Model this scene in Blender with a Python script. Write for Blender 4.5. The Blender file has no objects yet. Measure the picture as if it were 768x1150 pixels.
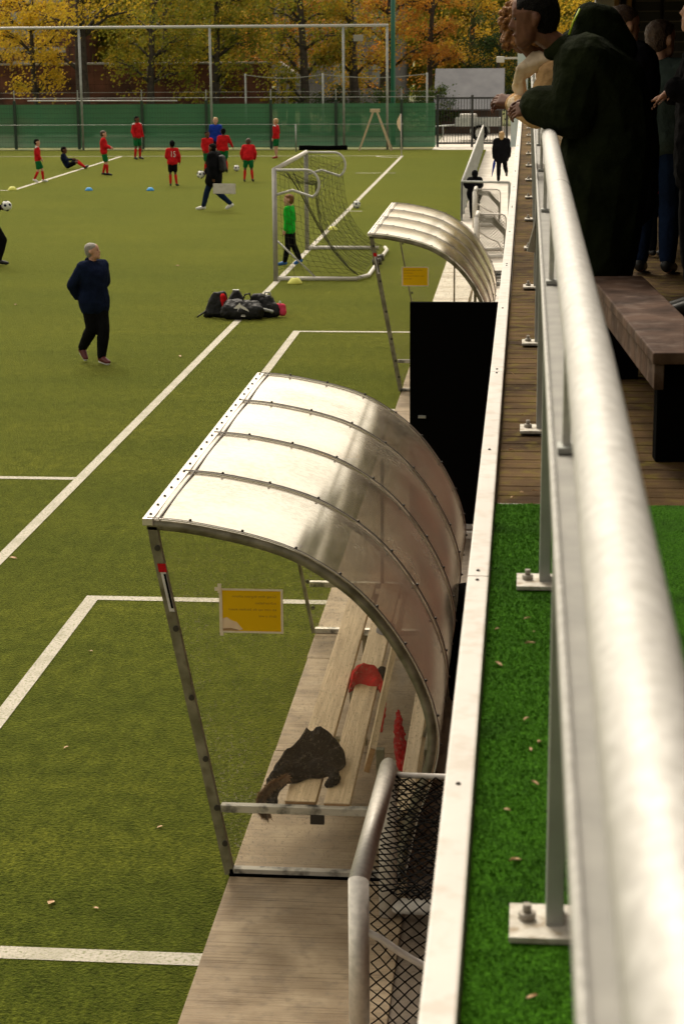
import bpy, bmesh, math, random
from mathutils import Vector, Matrix, noise as mnoise
R = math.radians
rnd = random.Random(7)
scene = bpy.context.scene
COL = scene.collection

# ------------------------------------------------------------------ helpers
class MB:
    """collects shapes, links them as ONE mesh object"""
    def __init__(self): self.bm = bmesh.new()
    def face(self, pts):
        return self.bm.faces.new([self.bm.verts.new(p) for p in pts])
    def box(self, x0, x1, y0, y1, z0, z1, bev=0):
        vs = [self.bm.verts.new((x, y, z)) for z in (z0, z1) for y in (y0, y1) for x in (x0, x1)]
        fs = [self.bm.faces.new([vs[i] for i in q]) for q in ((0,2,3,1),(4,5,7,6),(0,1,5,4),(2,6,7,3),(0,4,6,2),(1,3,7,5))]
        if bev:
            es = list({e for f in fs for e in f.edges})
            bmesh.ops.bevel(self.bm, geom=es, offset=bev, segments=2, affect='EDGES', profile=.6)
    def prism(self, poly, axis, a, b):
        """poly of 2D points extruded along axis ('x','y','z') from a to b"""
        def P(u, v, w):
            return {'x': (w, u, v), 'y': (u, w, v), 'z': (u, v, w)}[axis]
        A = [self.bm.verts.new(P(u, v, a)) for u, v in poly]
        B = [self.bm.verts.new(P(u, v, b)) for u, v in poly]
        n = len(poly)
        self.bm.faces.new(A); self.bm.faces.new(B[::-1])
        for i in range(n): self.bm.faces.new([A[i], B[i], B[(i+1) % n], A[(i+1) % n]])
    def tube(self, pts, r, n=8, cap=True, closed=False, only=None):
        pts = [Vector(p) for p in pts]; rings = []
        rr = r if isinstance(r, (list, tuple)) else [r]*len(pts)
        m0 = len(pts)
        seg = [(pts[(i+1) % m0]-pts[i]).normalized() for i in range(m0 if closed else m0-1)]
        s_in = seg[-1] if closed else seg[0]
        a = Vector((0, 0, 1)) if abs(s_in.z) < .9 else Vector((1, 0, 0))
        u = s_in.cross(a).normalized()
        for i, p in enumerate(pts):
            s1 = seg[i-1] if (i > 0 or closed) else seg[0]
            s2 = seg[i] if i < len(seg) else seg[-1]
            nn = s1+s2
            nn = nn.normalized() if nn.length > .3 else s1
            w = s1.cross(u); ring = []
            for j in range(n):
                t = 2*math.pi*(j+.5)/n; c = (u*math.cos(t) + w*math.sin(t))*rr[i]
                ring.append(p + c - s1*(c.dot(nn)/max(.45, s1.dot(nn))))
            rings.append(ring)
            u = s1.rotation_difference(s2) @ u; u = (u - s2*u.dot(s2)).normalized()
        if only is not None: rings = rings[only:only+2]
        rings = [[self.bm.verts.new(q) for q in ring] for ring in rings]
        m = len(rings)
        for i in range(m if closed else m-1):
            a, b = rings[i], rings[(i+1) % m]
            for j in range(n):
                f = self.bm.faces.new([a[j], a[(j+1) % n], b[(j+1) % n], b[j]])
                f.smooth = n > 4
        if cap and not closed:
            self.bm.faces.new(rings[0][::-1]); self.bm.faces.new(rings[-1])
    def hull(self, sph):
        """convex hull of spheres [(point, radius)]"""
        ico = ICO; vs = []
        for p, r in sph:
            p = Vector(p)
            vs += [self.bm.verts.new(p + v*r) for v in ico]
        res = bmesh.ops.convex_hull(self.bm, input=vs)
        dead = [g for g in res['geom_interior'] + res['geom_unused'] if isinstance(g, bmesh.types.BMVert) and g.is_valid]
        bmesh.ops.delete(self.bm, geom=list(set(dead)), context='VERTS')
    def ball(self, c, r, seg=16, sx=1, sy=1, sz=1):
        m = Matrix.Translation(c) @ Matrix.Diagonal((r*sx, r*sy, r*sz, 1))
        g = bmesh.ops.create_uvsphere(self.bm, u_segments=seg, v_segments=seg//2, radius=1, matrix=m)
        for v in g['verts']:
            for f in v.link_faces: f.smooth = True
    def build(self, name, mat, parent=None, smooth=False, loc=None, recalc=True):
        if recalc: bmesh.ops.recalc_face_normals(self.bm, faces=self.bm.faces)
        me = bpy.data.meshes.new(name); self.bm.to_mesh(me); self.bm.free()
        if smooth:
            for p in me.polygons: p.use_smooth = True
        o = bpy.data.objects.new(name, me); COL.objects.link(o)
        if mat: me.materials.append(mat)
        if parent: o.parent = parent
        if loc: o.location = loc
        return o

def _ico():
    b = bmesh.new(); bmesh.ops.create_icosphere(b, subdivisions=2, radius=1)
    v = [x.co.copy() for x in b.verts]; b.free(); return v
ICO = _ico()

def tag(o, label=None, cat=None, group=None, kind=None):
    if label: o['label'] = label
    if cat: o['category'] = cat
    if group: o['group'] = group
    if kind: o['kind'] = kind
    return o
def thing(name, loc, label, cat, group=None, rz=0):
    o = bpy.data.objects.new(name, None); COL.objects.link(o)
    o.location = loc; o.rotation_euler = (0, 0, rz); o.empty_display_size = .1
    return tag(o, label, cat, group)
def dup(o, parent=None):
    c = o.copy(); COL.objects.link(c)
    if parent: c.parent = parent
    for ch in list(o.children): dup(ch, c)
    return c

def remesh(bm_owner, name, mat, vox, parent=None, smooth=4, wrinkle=0, wsize=.1, sub=False):
    o = bm_owner.build(name, mat, None)
    m = o.modifiers.new('r', 'REMESH'); m.mode = 'VOXEL'; m.voxel_size = vox; m.use_smooth_shade = True
    s = o.modifiers.new('s', 'SMOOTH'); s.factor = .5; s.iterations = smooth
    if wrinkle:
        t = bpy.data.textures.get('folds%g' % wsize) or bpy.data.textures.new('folds%g' % wsize, 'CLOUDS')
        t.noise_scale = wsize; t.noise_depth = 2
        d = o.modifiers.new('d', 'DISPLACE'); d.texture = t; d.strength = wrinkle; d.mid_level = .5
    bpy.context.view_layer.update()
    dg = bpy.context.evaluated_depsgraph_get()
    me = bpy.data.meshes.new_from_object(o.evaluated_get(dg), depsgraph=dg)
    old = o.data; o.modifiers.clear(); o.data = me; bpy.data.meshes.remove(old)
    me.name = name
    for p in me.polygons: p.use_smooth = True
    if not me.materials: me.materials.append(mat)
    if parent: o.parent = parent
    return o

def mat(name, c1, rough=.6, c2=None, nscale=5, metal=0, bump=0, bscale=40, spec=.5, stretch=None, c3=None, c3amt=.3, c3scale=2, detail=6, rvar=0, ramp=(.35, .65)):
    m = bpy.data.materials.new(name); m.use_nodes = True
    nt = m.node_tree; N = nt.nodes; L = nt.links
    b = N['Principled BSDF']
    b.inputs['Roughness'].default_value = rough; b.inputs['Metallic'].default_value = metal
    b.inputs['Specular IOR Level'].default_value = spec
    b.inputs['Base Color'].default_value = (*c1, 1)
    tc = N.new('ShaderNodeTexCoord'); mp = N.new('ShaderNodeMapping'); L.new(tc.outputs['Object'], mp.inputs[0])
    if stretch: mp.inputs['Scale'].default_value = stretch
    def noise(sc, det=detail):
        n = N.new('ShaderNodeTexNoise'); n.inputs['Scale'].default_value = sc; n.inputs['Detail'].default_value = det
        L.new(mp.outputs[0], n.inputs['Vector']); return n
    col = None
    if c2:
        n = noise(nscale); r = N.new('ShaderNodeValToRGB'); L.new(n.outputs['Fac'], r.inputs[0])
        r.color_ramp.elements[0].position = ramp[0]; r.color_ramp.elements[1].position = ramp[1]
        r.color_ramp.elements[0].color = (*c1, 1); r.color_ramp.elements[1].color = (*c2, 1)
        col = r.outputs[0]
    if c3:
        n = noise(c3scale); r = N.new('ShaderNodeValToRGB'); L.new(n.outputs['Fac'], r.inputs[0])
        r.color_ramp.elements[0].position = .5; r.color_ramp.elements[1].position = .68
        mx = N.new('ShaderNodeMix'); mx.data_type = 'RGBA'
        mu = N.new('ShaderNodeMath'); mu.operation = 'MULTIPLY'; mu.inputs[1].default_value = c3amt
        L.new(r.outputs[0], mu.inputs[0]); L.new(mu.outputs[0], mx.inputs['Factor'])
        if col: L.new(col, mx.inputs['A'])
        else: mx.inputs['A'].default_value = (*c1, 1)
        mx.inputs['B'].default_value = (*c3, 1); col = mx.outputs['Result']
    if col: L.new(col, b.inputs['Base Color'])
    if bump:
        n = noise(bscale, 4); bp = N.new('ShaderNodeBump'); bp.inputs['Strength'].default_value = bump
        bp.inputs['Distance'].default_value = .02; L.new(n.outputs['Fac'], bp.inputs['Height']); L.new(bp.outputs[0], b.inputs['Normal'])
    if rvar:
        n = noise(nscale*1.7); mr = N.new('ShaderNodeMapRange'); mr.inputs['To Min'].default_value = rough-rvar; mr.inputs['To Max'].default_value = rough+rvar
        L.new(n.outputs['Fac'], mr.inputs['Value']); L.new(mr.outputs[0], b.inputs['Roughness'])
    return m

def leafmat(name, cols, sc=.9):
    m = mat(name, cols[0], .7, cols[1], sc, c3=cols[2], c3amt=.9, c3scale=sc*1.8, spec=.2)
    b = m.node_tree.nodes['Principled BSDF']
    N = m.node_tree.nodes; L = m.node_tree.links; out = N['Material Output']
    tl = N.new('ShaderNodeBsdfTranslucent'); mx = N.new('ShaderNodeMixShader'); mx.inputs[0].default_value = .45
    src = b.inputs['Base Color'].links[0].from_socket; L.new(src, tl.inputs[0])
    L.new(b.outputs[0], mx.inputs[1]); L.new(tl.outputs[0], mx.inputs[2]); L.new(mx.outputs[0], out.inputs[0])
    return m
# ------------------------------------------------------------------ materials
M = {}
def turf_material():
    m = bpy.data.materials.new('pitch_turf'); m.use_nodes = True; nt = m.node_tree; N = nt.nodes; L = nt.links
    b = N['Principled BSDF']; b.inputs['Roughness'].default_value = 1; b.inputs['Specular IOR Level'].default_value = .03
    b.inputs['Sheen Weight'].default_value = .60; b.inputs['Sheen Roughness'].default_value = .28; b.inputs['Sheen Tint'].default_value = (.88, .89, .20, 1)
    tc = N.new('ShaderNodeTexCoord')
    def noise(sc, st=(1, 1, 1), det=3):
        mp = N.new('ShaderNodeMapping'); mp.inputs['Scale'].default_value = st; L.new(tc.outputs['Object'], mp.inputs[0])
        n = N.new('ShaderNodeTexNoise'); n.inputs['Scale'].default_value = sc; n.inputs['Detail'].default_value = det
        n.inputs['Roughness'].default_value = .65
        L.new(mp.outputs[0], n.inputs['Vector']); return n.outputs['Fac']
    def ramp(src, p0, c0, p1, c1):
        r = N.new('ShaderNodeValToRGB'); L.new(src, r.inputs[0]); e = r.color_ramp.elements
        e[0].position = p0; e[0].color = (*c0, 1); e[1].position = p1; e[1].color = (*c1, 1); return r.outputs[0]
    def mul(a, bb, f=1):
        x = N.new('ShaderNodeMix'); x.data_type = 'RGBA'; x.blend_type = 'MULTIPLY'; x.inputs['Factor'].default_value = f
        L.new(a, x.inputs['A']); L.new(bb, x.inputs['B']); return x.outputs['Result']
    base = ramp(noise(34, det=7), .34, (.009, .023, .003), .64, (.124, .152, .020))
    clump = ramp(noise(6, (1.3, .8, 1)), .3, (.45, .52, .45), .7, (1.25, 1.15, 1.1))
    broad = ramp(noise(.55, (.35, 1.6, 1), 4), .35, (.72, .78, .72), .65, (1.14, 1.08, 1.0))
    broad2 = ramp(noise(.12, (1, 1, 1), 3), .35, (.80, .86, .82), .65, (1.12, 1.04, 1))
    L.new(mul(mul(mul(base, clump), broad), broad2), b.inputs['Base Color'])
    bp = N.new('ShaderNodeBump'); bp.inputs['Strength'].default_value = .8; bp.inputs['Distance'].default_value = .03
    L.new(noise(45), bp.inputs['Height']); L.new(bp.outputs[0], b.inputs['Normal'])
    return m
M['turf'] = turf_material()
M['line'] = mat('line_paint', (.20, .22, .10), .9, (.50, .46, .39), 45, ramp=(.30, .50), c3=(.34, .32, .24), c3amt=.7, c3scale=3, bump=.5, bscale=60)
def ribbed(name, c1, c2, rough, freq, c3=None, spec=.5, xs=.25, dk=(.62, .58, .54, 1)):
    m = mat(name, c1, rough, c2, 3, c3=c3, c3scale=14, c3amt=.5, rvar=.12, spec=spec)
    nt = m.node_tree; N = nt.nodes; L = nt.links; b = N['Principled BSDF']
    tc = N.new('ShaderNodeTexCoord'); mp = N.new('ShaderNodeMapping'); mp.inputs['Scale'].default_value = (xs, freq, 1)
    L.new(tc.outputs['Object'], mp.inputs[0]); n = N.new('ShaderNodeTexNoise'); n.inputs['Scale'].default_value = 1; n.inputs['Detail'].default_value = 5; n.inputs['Roughness'].default_value = .75
    L.new(mp.outputs[0], n.inputs['Vector'])
    n2 = N.new('ShaderNodeTexNoise'); n2.inputs['Scale'].default_value = 120; L.new(tc.outputs['Object'], n2.inputs['Vector'])
    ad = N.new('ShaderNodeMath'); ad.operation = 'MULTIPLY_ADD'; ad.inputs[1].default_value = .25; L.new(n2.outputs['Fac'], ad.inputs[0]); L.new(n.outputs['Fac'], ad.inputs[2])
    bp = N.new('ShaderNodeBump'); bp.inputs['Strength'].default_value = .9; bp.inputs['Distance'].default_value = .012
    L.new(ad.outputs[0], bp.inputs['Height']); L.new(bp.outputs[0], b.inputs['Normal'])
    # brushed darker lines
    src = b.inputs['Base Color'].links[0].from_socket
    r = N.new('ShaderNodeValToRGB'); L.new(n.outputs['Fac'], r.inputs[0]); e = r.color_ramp.elements
    e[0].position = .36; e[0].color = dk; e[1].position = .5; e[1].color = (1, 1, 1, 1)
    x = N.new('ShaderNodeMix'); x.data_type = 'RGBA'; x.blend_type = 'MULTIPLY'; x.inputs['Factor'].default_value = 1
    L.new(src, x.inputs['A']); L.new(r.outputs[0], x.inputs['B']); L.new(x.outputs['Result'], b.inputs['Base Color'])
    return m
M['slab'] = ribbed('brushed_concrete', (.25, .18, .105), (.44, .34, .22), .55, 55, c3=(.19, .145, .095), spec=.35, xs=.9, dk=(.60, .56, .50, 1))
M['path'] = ribbed('pale_concrete', (.56, .51, .44), (.72, .66, .58), .7, 5)
M['underpath'] = mat('dark_paving', (.13, .10, .07), .7, (.22, .17, .12), 5, bump=.6, bscale=30, c3=(.04, .03, .02), c3amt=.8, c3scale=5)
M['deck'] = ribbed('weathered_deck_wood', (.050, .029, .013), (.15, .092, .040), .85, 45, c3=(.17, .14, .015), spec=.08)
M['mat'] = mat('green_carpet_turf', (.028, .105, .003), .95, (.072, .235, .008), 110, bump=1, bscale=160, c3=(.012, .045, .002), c3amt=.6, c3scale=4, spec=.1)
M['galv'] = mat('galvanised_steel', (.45, .44, .42), .5, (.62, .61, .585), 70, metal=.1, bump=.12, bscale=90, rvar=.08, c3=(.38, .37, .34), c3amt=.55, c3scale=35)
M['galv_dull'] = mat('dull_galvanised_steel', (.30, .31, .29), .55, (.42, .43, .41), 6, metal=.4)
M['plate'] = mat('stained_base_plate', (.42, .39, .33), .6, (.62, .59, .52), 25, c3=(.20, .13, .05), c3amt=.8, c3scale=30)
M['rust'] = mat('tarnished_bolt', (.22, .19, .15), .5, (.36, .33, .28), 60)
M['flatrail'] = mat('grey_flat_steel', (.25, .245, .225), .6, (.32, .31, .285), 12, metal=0, bump=.06, bscale=50)
M['goalshade'] = mat('shaded_goal_aluminium', (.30, .29, .27), .5, (.38, .36, .33), 8)  # darker copy of the aluminium, the posts' shade put into the colour
M['alu'] = mat('oxidised_aluminium', (.55, .52, .47), .45, (.68, .64, .58), 30, metal=0, bump=.15, bscale=120)
M['frame'] = mat('weathered_dugout_frame', (.15, .14, .085), .5, (.30, .275, .20), 8, metal=.3, c3=(.10, .08, .04), c3amt=.8, c3scale=9)
M['framelight'] = mat('pale_dugout_frame', (.50, .47, .40), .45, (.62, .59, .52), 8, metal=.3, c3=(.03, .03, .03), c3amt=.95, c3scale=11, ramp=(.3, .7))
M['strip'] = mat('aluminium_strip', (.62, .57, .50), .35, (.72, .68, .62), 10, metal=.5)
M['seam'] = mat('dark_rubber_seam', (.05, .035, .022), .6)
M['screw'] = mat('dark_screw', (.03, .025, .02), .5)
M['white'] = mat('white_painted_steel', (.55, .51, .47), .45, (.63, .59, .55), 3, c3=(.35, .28, .2), c3amt=.35, c3scale=14)
M['wood'] = mat('raw_plank_wood', (.48, .36, .22), .6, (.70, .55, .36), 3, stretch=(22, 1, 22), c3=(.25, .16, .08), c3amt=.5, c3scale=1.5, bump=.3, bscale=8)
M['woodend'] = mat('plank_end_grain', (.30, .17, .07), .7, (.42, .26, .12), 30)
M['benchwood'] = mat('dark_worn_bench_wood', (.045, .023, .015), .7, (.13, .075, .052), 5, spec=.15, bump=.3, bscale=20, c3=(.24, .18, .15), c3amt=.45, c3scale=9)
M['black'] = mat('matt_black', (.003, .003, .003), .95, spec=.02)
M['blackmetal'] = mat('black_metal', (.02, .02, .02), .5)
M['yellow'] = leafmat('yellow_notice_paper', [(.90, .66, .01), (.95, .70, .012), (.92, .67, .02)])
for n_ in M['yellow'].node_tree.nodes:
    if n_.type == 'MIX_SHADER': n_.inputs[0].default_value = .5
M['yellow_faded'] = mat('faded_notice_paper', (.80, .58, .38), .7, (.85, .66, .45), 20)
M['tape'] = mat('pale_adhesive_tape', (.74, .62, .44), .6, (.8, .7, .55), 30)
M['ink'] = mat('faded_print', (.42, .26, .02), .8)
M['ink2'] = mat('brown_print', (.30, .15, .01), .8)
M['greenfence'] = mat('green_windbreak_mesh', (.065, .225, .105), .85, (.08, .27, .13), .35, c3=(.20, .24, .15), c3amt=.7, c3scale=.22, stretch=(.5, 1, 2.5))
def _see():
    nt = M['greenfence'].node_tree; N = nt.nodes; L = nt.links; b_ = N['Principled BSDF']; o_ = N['Material Output']
    tr = N.new('ShaderNodeBsdfTransparent'); mx = N.new('ShaderNodeMixShader'); mx.inputs[0].default_value = .86
    L.new(tr.outputs[0], mx.inputs[1]); L.new(b_.outputs[0], mx.inputs[2]); L.new(mx.outputs[0], o_.inputs[0])
_see()
M['darkgreen'] = mat('dark_green_steel', (.012, .035, .02), .5)
M['greenpole'] = mat('green_pole', (.01, .11, .07), .5)
M['brick'] = mat('old_brick', (.10, .035, .02), .85, (.17, .06, .035), 1.5, c3=(.04, .018, .012), c3amt=.8, c3scale=.7)
M['pane'] = mat('dull_window_glass', (.22, .24, .24), .25, (.32, .34, .33), 1)
M['pale'] = mat('pale_render', (.32, .30, .27), .8)
M['greyhouse'] = mat('grey_house_wall', (.16, .15, .16), .8, (.2, .19, .19), 1)
M['roofgrey'] = mat('grey_roof_sheet', (.085, .085, .10), .6, (.13, .13, .145), 1.5)
M['brown'] = mat('brown_shed_wood', (.04, .02, .012), .8, (.09, .04, .02), 2)
M['bark'] = mat('tree_bark', (.03, .022, .016), .9, (.07, .052, .038), 4, bump=.6, bscale=10)
M['netdark'] = mat('black_net_cord', (.004, .004, .004), .9, spec=.04)
M['netolive'] = mat('olive_net_cord', (.05, .05, .02), .8)
M['netpale'] = mat('grey_net_cord', (.12, .11, .08), .8)
M['skin_l'] = mat('light_skin', (.50, .26, .17), .55, (.58, .32, .22), 20)
M['skin_d'] = mat('brown_skin', (.095, .038, .020), .6, (.14, .058, .032), 20, spec=.25)
M['eye'] = mat('eye', (.02, .012, .01), .2)
M['mouth'] = mat('lips', (.20, .05, .04), .5)
def cloth(name, c, c2=None, rough=.95, spec_=.06, **k):
    return mat(name, c, rough, c2 or tuple(x*1.5 for x in c), 8, bump=.3, bscale=60, spec=spec_, **k)
M['red'] = cloth('red_shirt_fabric', (.42, .012, .015))
M['redsock'] = cloth('red_sock_fabric', (.40, .012, .012))
M['green'] = cloth('green_shorts_fabric', (.008, .10, .03))
M['kelly'] = cloth('bright_green_fabric', (.012, .33, .025))
M['blue'] = cloth('blue_fabric', (.01, .03, .25))
M['navy'] = cloth('navy_fabric', (.006, .010, .028))
M['blackcloth'] = cloth('black_fabric', (.005, .005, .006))
M['darkred'] = cloth('dark_red_fabric', (.22, .008, .008))
M['olive'] = cloth('dark_olive_coat_fabric', (.006, .0085, .0035), (.013, .017, .007), spec_=.04)
M['cream'] = cloth('cream_fleece', (.60, .47, .33), (.68, .55, .40))
M['tan'] = cloth('tan_suede', (.34, .21, .10))
M['sweater'] = cloth('grey_green_knit', (.045, .062, .055))
M['jeans'] = cloth('blue_denim', (.008, .016, .042))
M['whitecloth'] = cloth('white_fabric', (.65, .63, .6), (.72, .7, .68))
M['shoeblack'] = mat('black_shoe', (.012, .012, .012), .5)
M['shoewhite'] = mat('white_shoe', (.7, .69, .66), .5)
M['shoered'] = mat('red_shoe', (.30, .01, .01), .5)
M['shoemaroon'] = mat('maroon_shoe', (.10, .008, .01), .5)
M['shoeblue'] = mat('blue_shoe', (.01, .12, .42), .5)
M['hairblack'] = mat('black_hair', (.004, .0035, .003), .95, (.009, .008, .007), 60, bump=.8, bscale=120, spec=.1)
M['hairbrown'] = mat('brown_hair', (.045, .02, .01), .6, (.09, .045, .02), 60, bump=.8, bscale=120)
M['hairginger'] = mat('auburn_hair', (.10, .034, .006), .7, (.30, .12, .022), 40, bump=.9, bscale=80)
M['hairblond'] = mat('blond_hair', (.42, .24, .10), .6, (.52, .34, .16), 50, bump=.6, bscale=120)
M['hairgrey'] = mat('grey_hair', (.20, .18, .15), .6, (.34, .31, .27), 60, bump=.6, bscale=120)
M['ballwhite'] = mat('white_ball', (.75, .75, .72), .4)
M['pink'] = cloth('pink_fabric', (.55, .05, .10))
M['bagblack'] = mat('black_nylon', (.006, .006, .007), .6, (.014, .014, .015), 10, spec=.25, bump=.5, bscale=14)
M['coneblue'] = mat('blue_cone', (.02, .28, .65), .5)
M['coneyellow'] = mat('yellow_cone', (.62, .62, .10), .5)
M['fur'] = mat('brown_fur', (.20, .11, .05), .8, (.38, .24, .12), 40)
M['coatblack'] = cloth('washed_black_fabric', (.005, .0055, .006), (.012, .012, .013))
M['deadleaf'] = mat('dry_leaf', (.42, .25, .12), .7, (.55, .36, .2), 60)
M['mastblue'] = mat('pale_blue_steel', (.42, .50, .52), .5, (.55, .60, .60), 2)
M['clubwood'] = mat('stained_timber', (.20, .10, .035), .7, (.30, .16, .06), 6)
M['shutter'] = mat('dark_shutter', (.02, .016, .012), .6)
M['shutterline'] = mat('shutter_slat_edge', (.10, .08, .06), .5)

def poly_sheet():
    """dusty clear polycarbonate"""
    def base(name, gl, tint, rough, dust, dustscale, dustthr):
        m = bpy.data.materials.new(name); m.use_nodes = True; nt = m.node_tree; N = nt.nodes; L = nt.links
        N.remove(N['Principled BSDF']); out = N['Material Output']
        tr = N.new('ShaderNodeBsdfTransparent'); tr.inputs[0].default_value = (*tint, 1)
        gs = N.new('ShaderNodeBsdfGlossy'); gs.inputs['Roughness'].default_value = rough; gs.inputs[0].default_value = (1, .95, .87, 1)
        lw = N.new('ShaderNodeFresnel'); lw.inputs[0].default_value = 1.5
        mr = N.new('ShaderNodeMath'); mr.operation = 'MULTIPLY_ADD'; mr.inputs[1].default_value = gl[1]; mr.inputs[2].default_value = gl[0]; mr.use_clamp = True
        L.new(lw.outputs[0], mr.inputs[0])
        mx = N.new('ShaderNodeMixShader'); L.new(mr.outputs[0], mx.inputs[0]); L.new(tr.outputs[0], mx.inputs[1]); L.new(gs.outputs[0], mx.inputs[2])
        df = N.new('ShaderNodeBsdfDiffuse'); df.inputs[0].default_value = (.50, .44, .36, 1)
        tl = N.new('ShaderNodeBsdfTranslucent'); tl.inputs[0].default_value = (.50, .44, .36, 1)
        ad = N.new('ShaderNodeMixShader'); ad.inputs[0].default_value = .5; L.new(df.outputs[0], ad.inputs[1]); L.new(tl.outputs[0], ad.inputs[2])
        tc = N.new('ShaderNodeTexCoord'); n = N.new('ShaderNodeTexNoise'); n.inputs['Scale'].default_value = dustscale; n.inputs['Detail'].default_value = 3
        L.new(tc.outputs['Object'], n.inputs['Vector'])
        n2 = N.new('ShaderNodeTexNoise'); n2.inputs['Scale'].default_value = 1.6; n2.inputs['Detail'].default_value = 3; L.new(tc.outputs['Object'], n2.inputs['Vector'])
        r = N.new('ShaderNodeMapRange'); r.inputs['From Min'].default_value = dustthr; r.inputs['From Max'].default_value = dustthr+.12
        r.inputs['To Max'].default_value = dust[1]; r.inputs['To Min'].default_value = dust[0]; L.new(n.outputs['Fac'], r.inputs['Value'])
        r2 = N.new('ShaderNodeMapRange'); r2.inputs['From Min'].default_value = .35; r2.inputs['From Max'].default_value = .65; r2.inputs['To Min'].default_value = .35; L.new(n2.outputs['Fac'], r2.inputs['Value'])
        mu = N.new('ShaderNodeMath'); mu.operation = 'MULTIPLY'; L.new(r.outputs[0], mu.inputs[0]); L.new(r2.outputs[0], mu.inputs[1])
        m2 = N.new('ShaderNodeMixShader'); L.new(mu.outputs[0], m2.inputs[0]); L.new(mx.outputs[0], m2.inputs[1]); L.new(ad.outputs[0], m2.inputs[2])
        L.new(m2.outputs[0], out.inputs[0]); return m
    M['shell'] = base('translucent_roof_sheet', (.40, 1.6), (.85, .80, .66), .15, (.30, .46), 25, .45)
    M['clear'] = base('clear_end_panel', (.012, .7), (.93, .93, .90), .08, (.02, .42), 75, .57)
poly_sheet()

M['lf_yellow'] = leafmat('yellow_leaves', [(.52, .34, .025), (.74, .49, .04), (.26, .24, .03)])
M['lf_gold'] = leafmat('golden_leaves', [(.38, .27, .025), (.60, .35, .035), (.20, .21, .03)])
M['lf_olive'] = leafmat('olive_leaves', [(.13, .16, .02), (.30, .26, .025), (.52, .31, .025)])
M['lf_orange'] = leafmat('orange_leaves', [(.42, .17, .03), (.58, .27, .035), (.27, .23, .035)])
M['lf_dark'] = leafmat('dark_green_leaves', [(.02, .04, .012), (.04, .07, .02), (.10, .11, .025)])
M['lf_shrub'] = leafmat('shrub_leaves', [(.025, .055, .012), (.06, .095, .02), (.14, .13, .02)])

# ------------------------------------------------------------------ ground
def sheet(name, x0, x1, y0, y1, z, m):
    b = MB(); b.face([(x0, y0, z), (x1, y0, z), (x1, y1, z), (x0, y1, z)]); o = b.build(name, m); tag(o, kind='structure'); return o
M['earth'] = mat('verge_grass', (.06, .085, .015), .9, (.16, .16, .03), 1.2, c3=(.14, .085, .04), c3amt=.6, c3scale=.5)
sheet('ground', -700, 700, -120, 1500, -.02, M['earth'])
sheet('football_pitch', -75, -1.6, -30, 80.3, 0, M['turf'])
def lines():
    b = MB(); z = .004
    def q(x0, x1, y0, y1): b.face([(x0, y0, z), (x1, y0, z), (x1, y1, z), (x0, y1, z)])
    w = .12
    q(-4.93, -4.81, -25, 76.45)                     # touchline
    q(-75, -4.93, 20.26, 20.38)                     # halfway
    q(-75, -4.93, 76.33, 76.45)                     # goal line
    q(-3.78, -3.66, 9.13, 15.85); q(-3.66, -1.66, 15.73, 15.85); q(-3.66, -1.66, 9.13, 9.27)   # technical areas
    q(-3.78, -3.66, 24.4, 31.15); q(-3.66, -1.66, 31.03, 31.15); q(-3.66, -1.66, 24.4, 24.52)
    q(-16.15, -16.0, 59.6, 76.33); q(-60, -16.15, 59.6, 59.75)
    q(-5.9, -5.0, 67.0, 67.1); q(-4.81, -4.5, 67.0, 67.1)
    q(-4.8, -4.45, 52.6, 52.7)
    # corner arc
    for i in range(8):
        a0, a1 = R(90+i*11.25)+math.pi/2, R(90+(i+1)*11.25)+math.pi/2
        P = lambda a, r: (-4.87+r*math.cos(a), 76.39+r*math.sin(a), z+.001)
        b.face([P(a0, .94), P(a0, 1.06), P(a1, 1.06), P(a1, .94)])
    tag(b.build('pitch_markings', M['line']), kind='structure')
lines()
# slab path along the pitch (kerb of brushed concrete)
def slabs():
    b = MB(); y = 2.2; k = 0
    while y < 31:
        x0 = -1.655 + .004*((k*7) % 3); b.box(x0, -.62, y, y+1.985, -.25, .03 + .002*((k*5) % 3), .006); y += 2.0; k += 1
    tag(b.build('paved_kerb_path', M['slab']), kind='structure')
slabs()
sheet('under_deck_paving', -.625, 9, -6, 31.4, .012, M['underpath'])
def pale_path():
    b = MB(); y = 31.5; k = 0
    while y < 80:
        b.box(-1.66, 1.2, y, y+1.24, -.25, .02 + .002*(k % 2), .01); y += 1.25; k += 1
    tag(b.build('pale_slab_path', M['path']), kind='structure')
pale_path()
sheet('yard_paving', -3.9, 6, 80.35, 100, -.012, M['path'])
sheet('court_ground', -75, -3.9, 83, 95, -.012, mat('green_court', (.02, .10, .04), .8, (.10, .12, .07), .3, c3=(.3, .24, .17), c3amt=.6, c3scale=.15))

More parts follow.
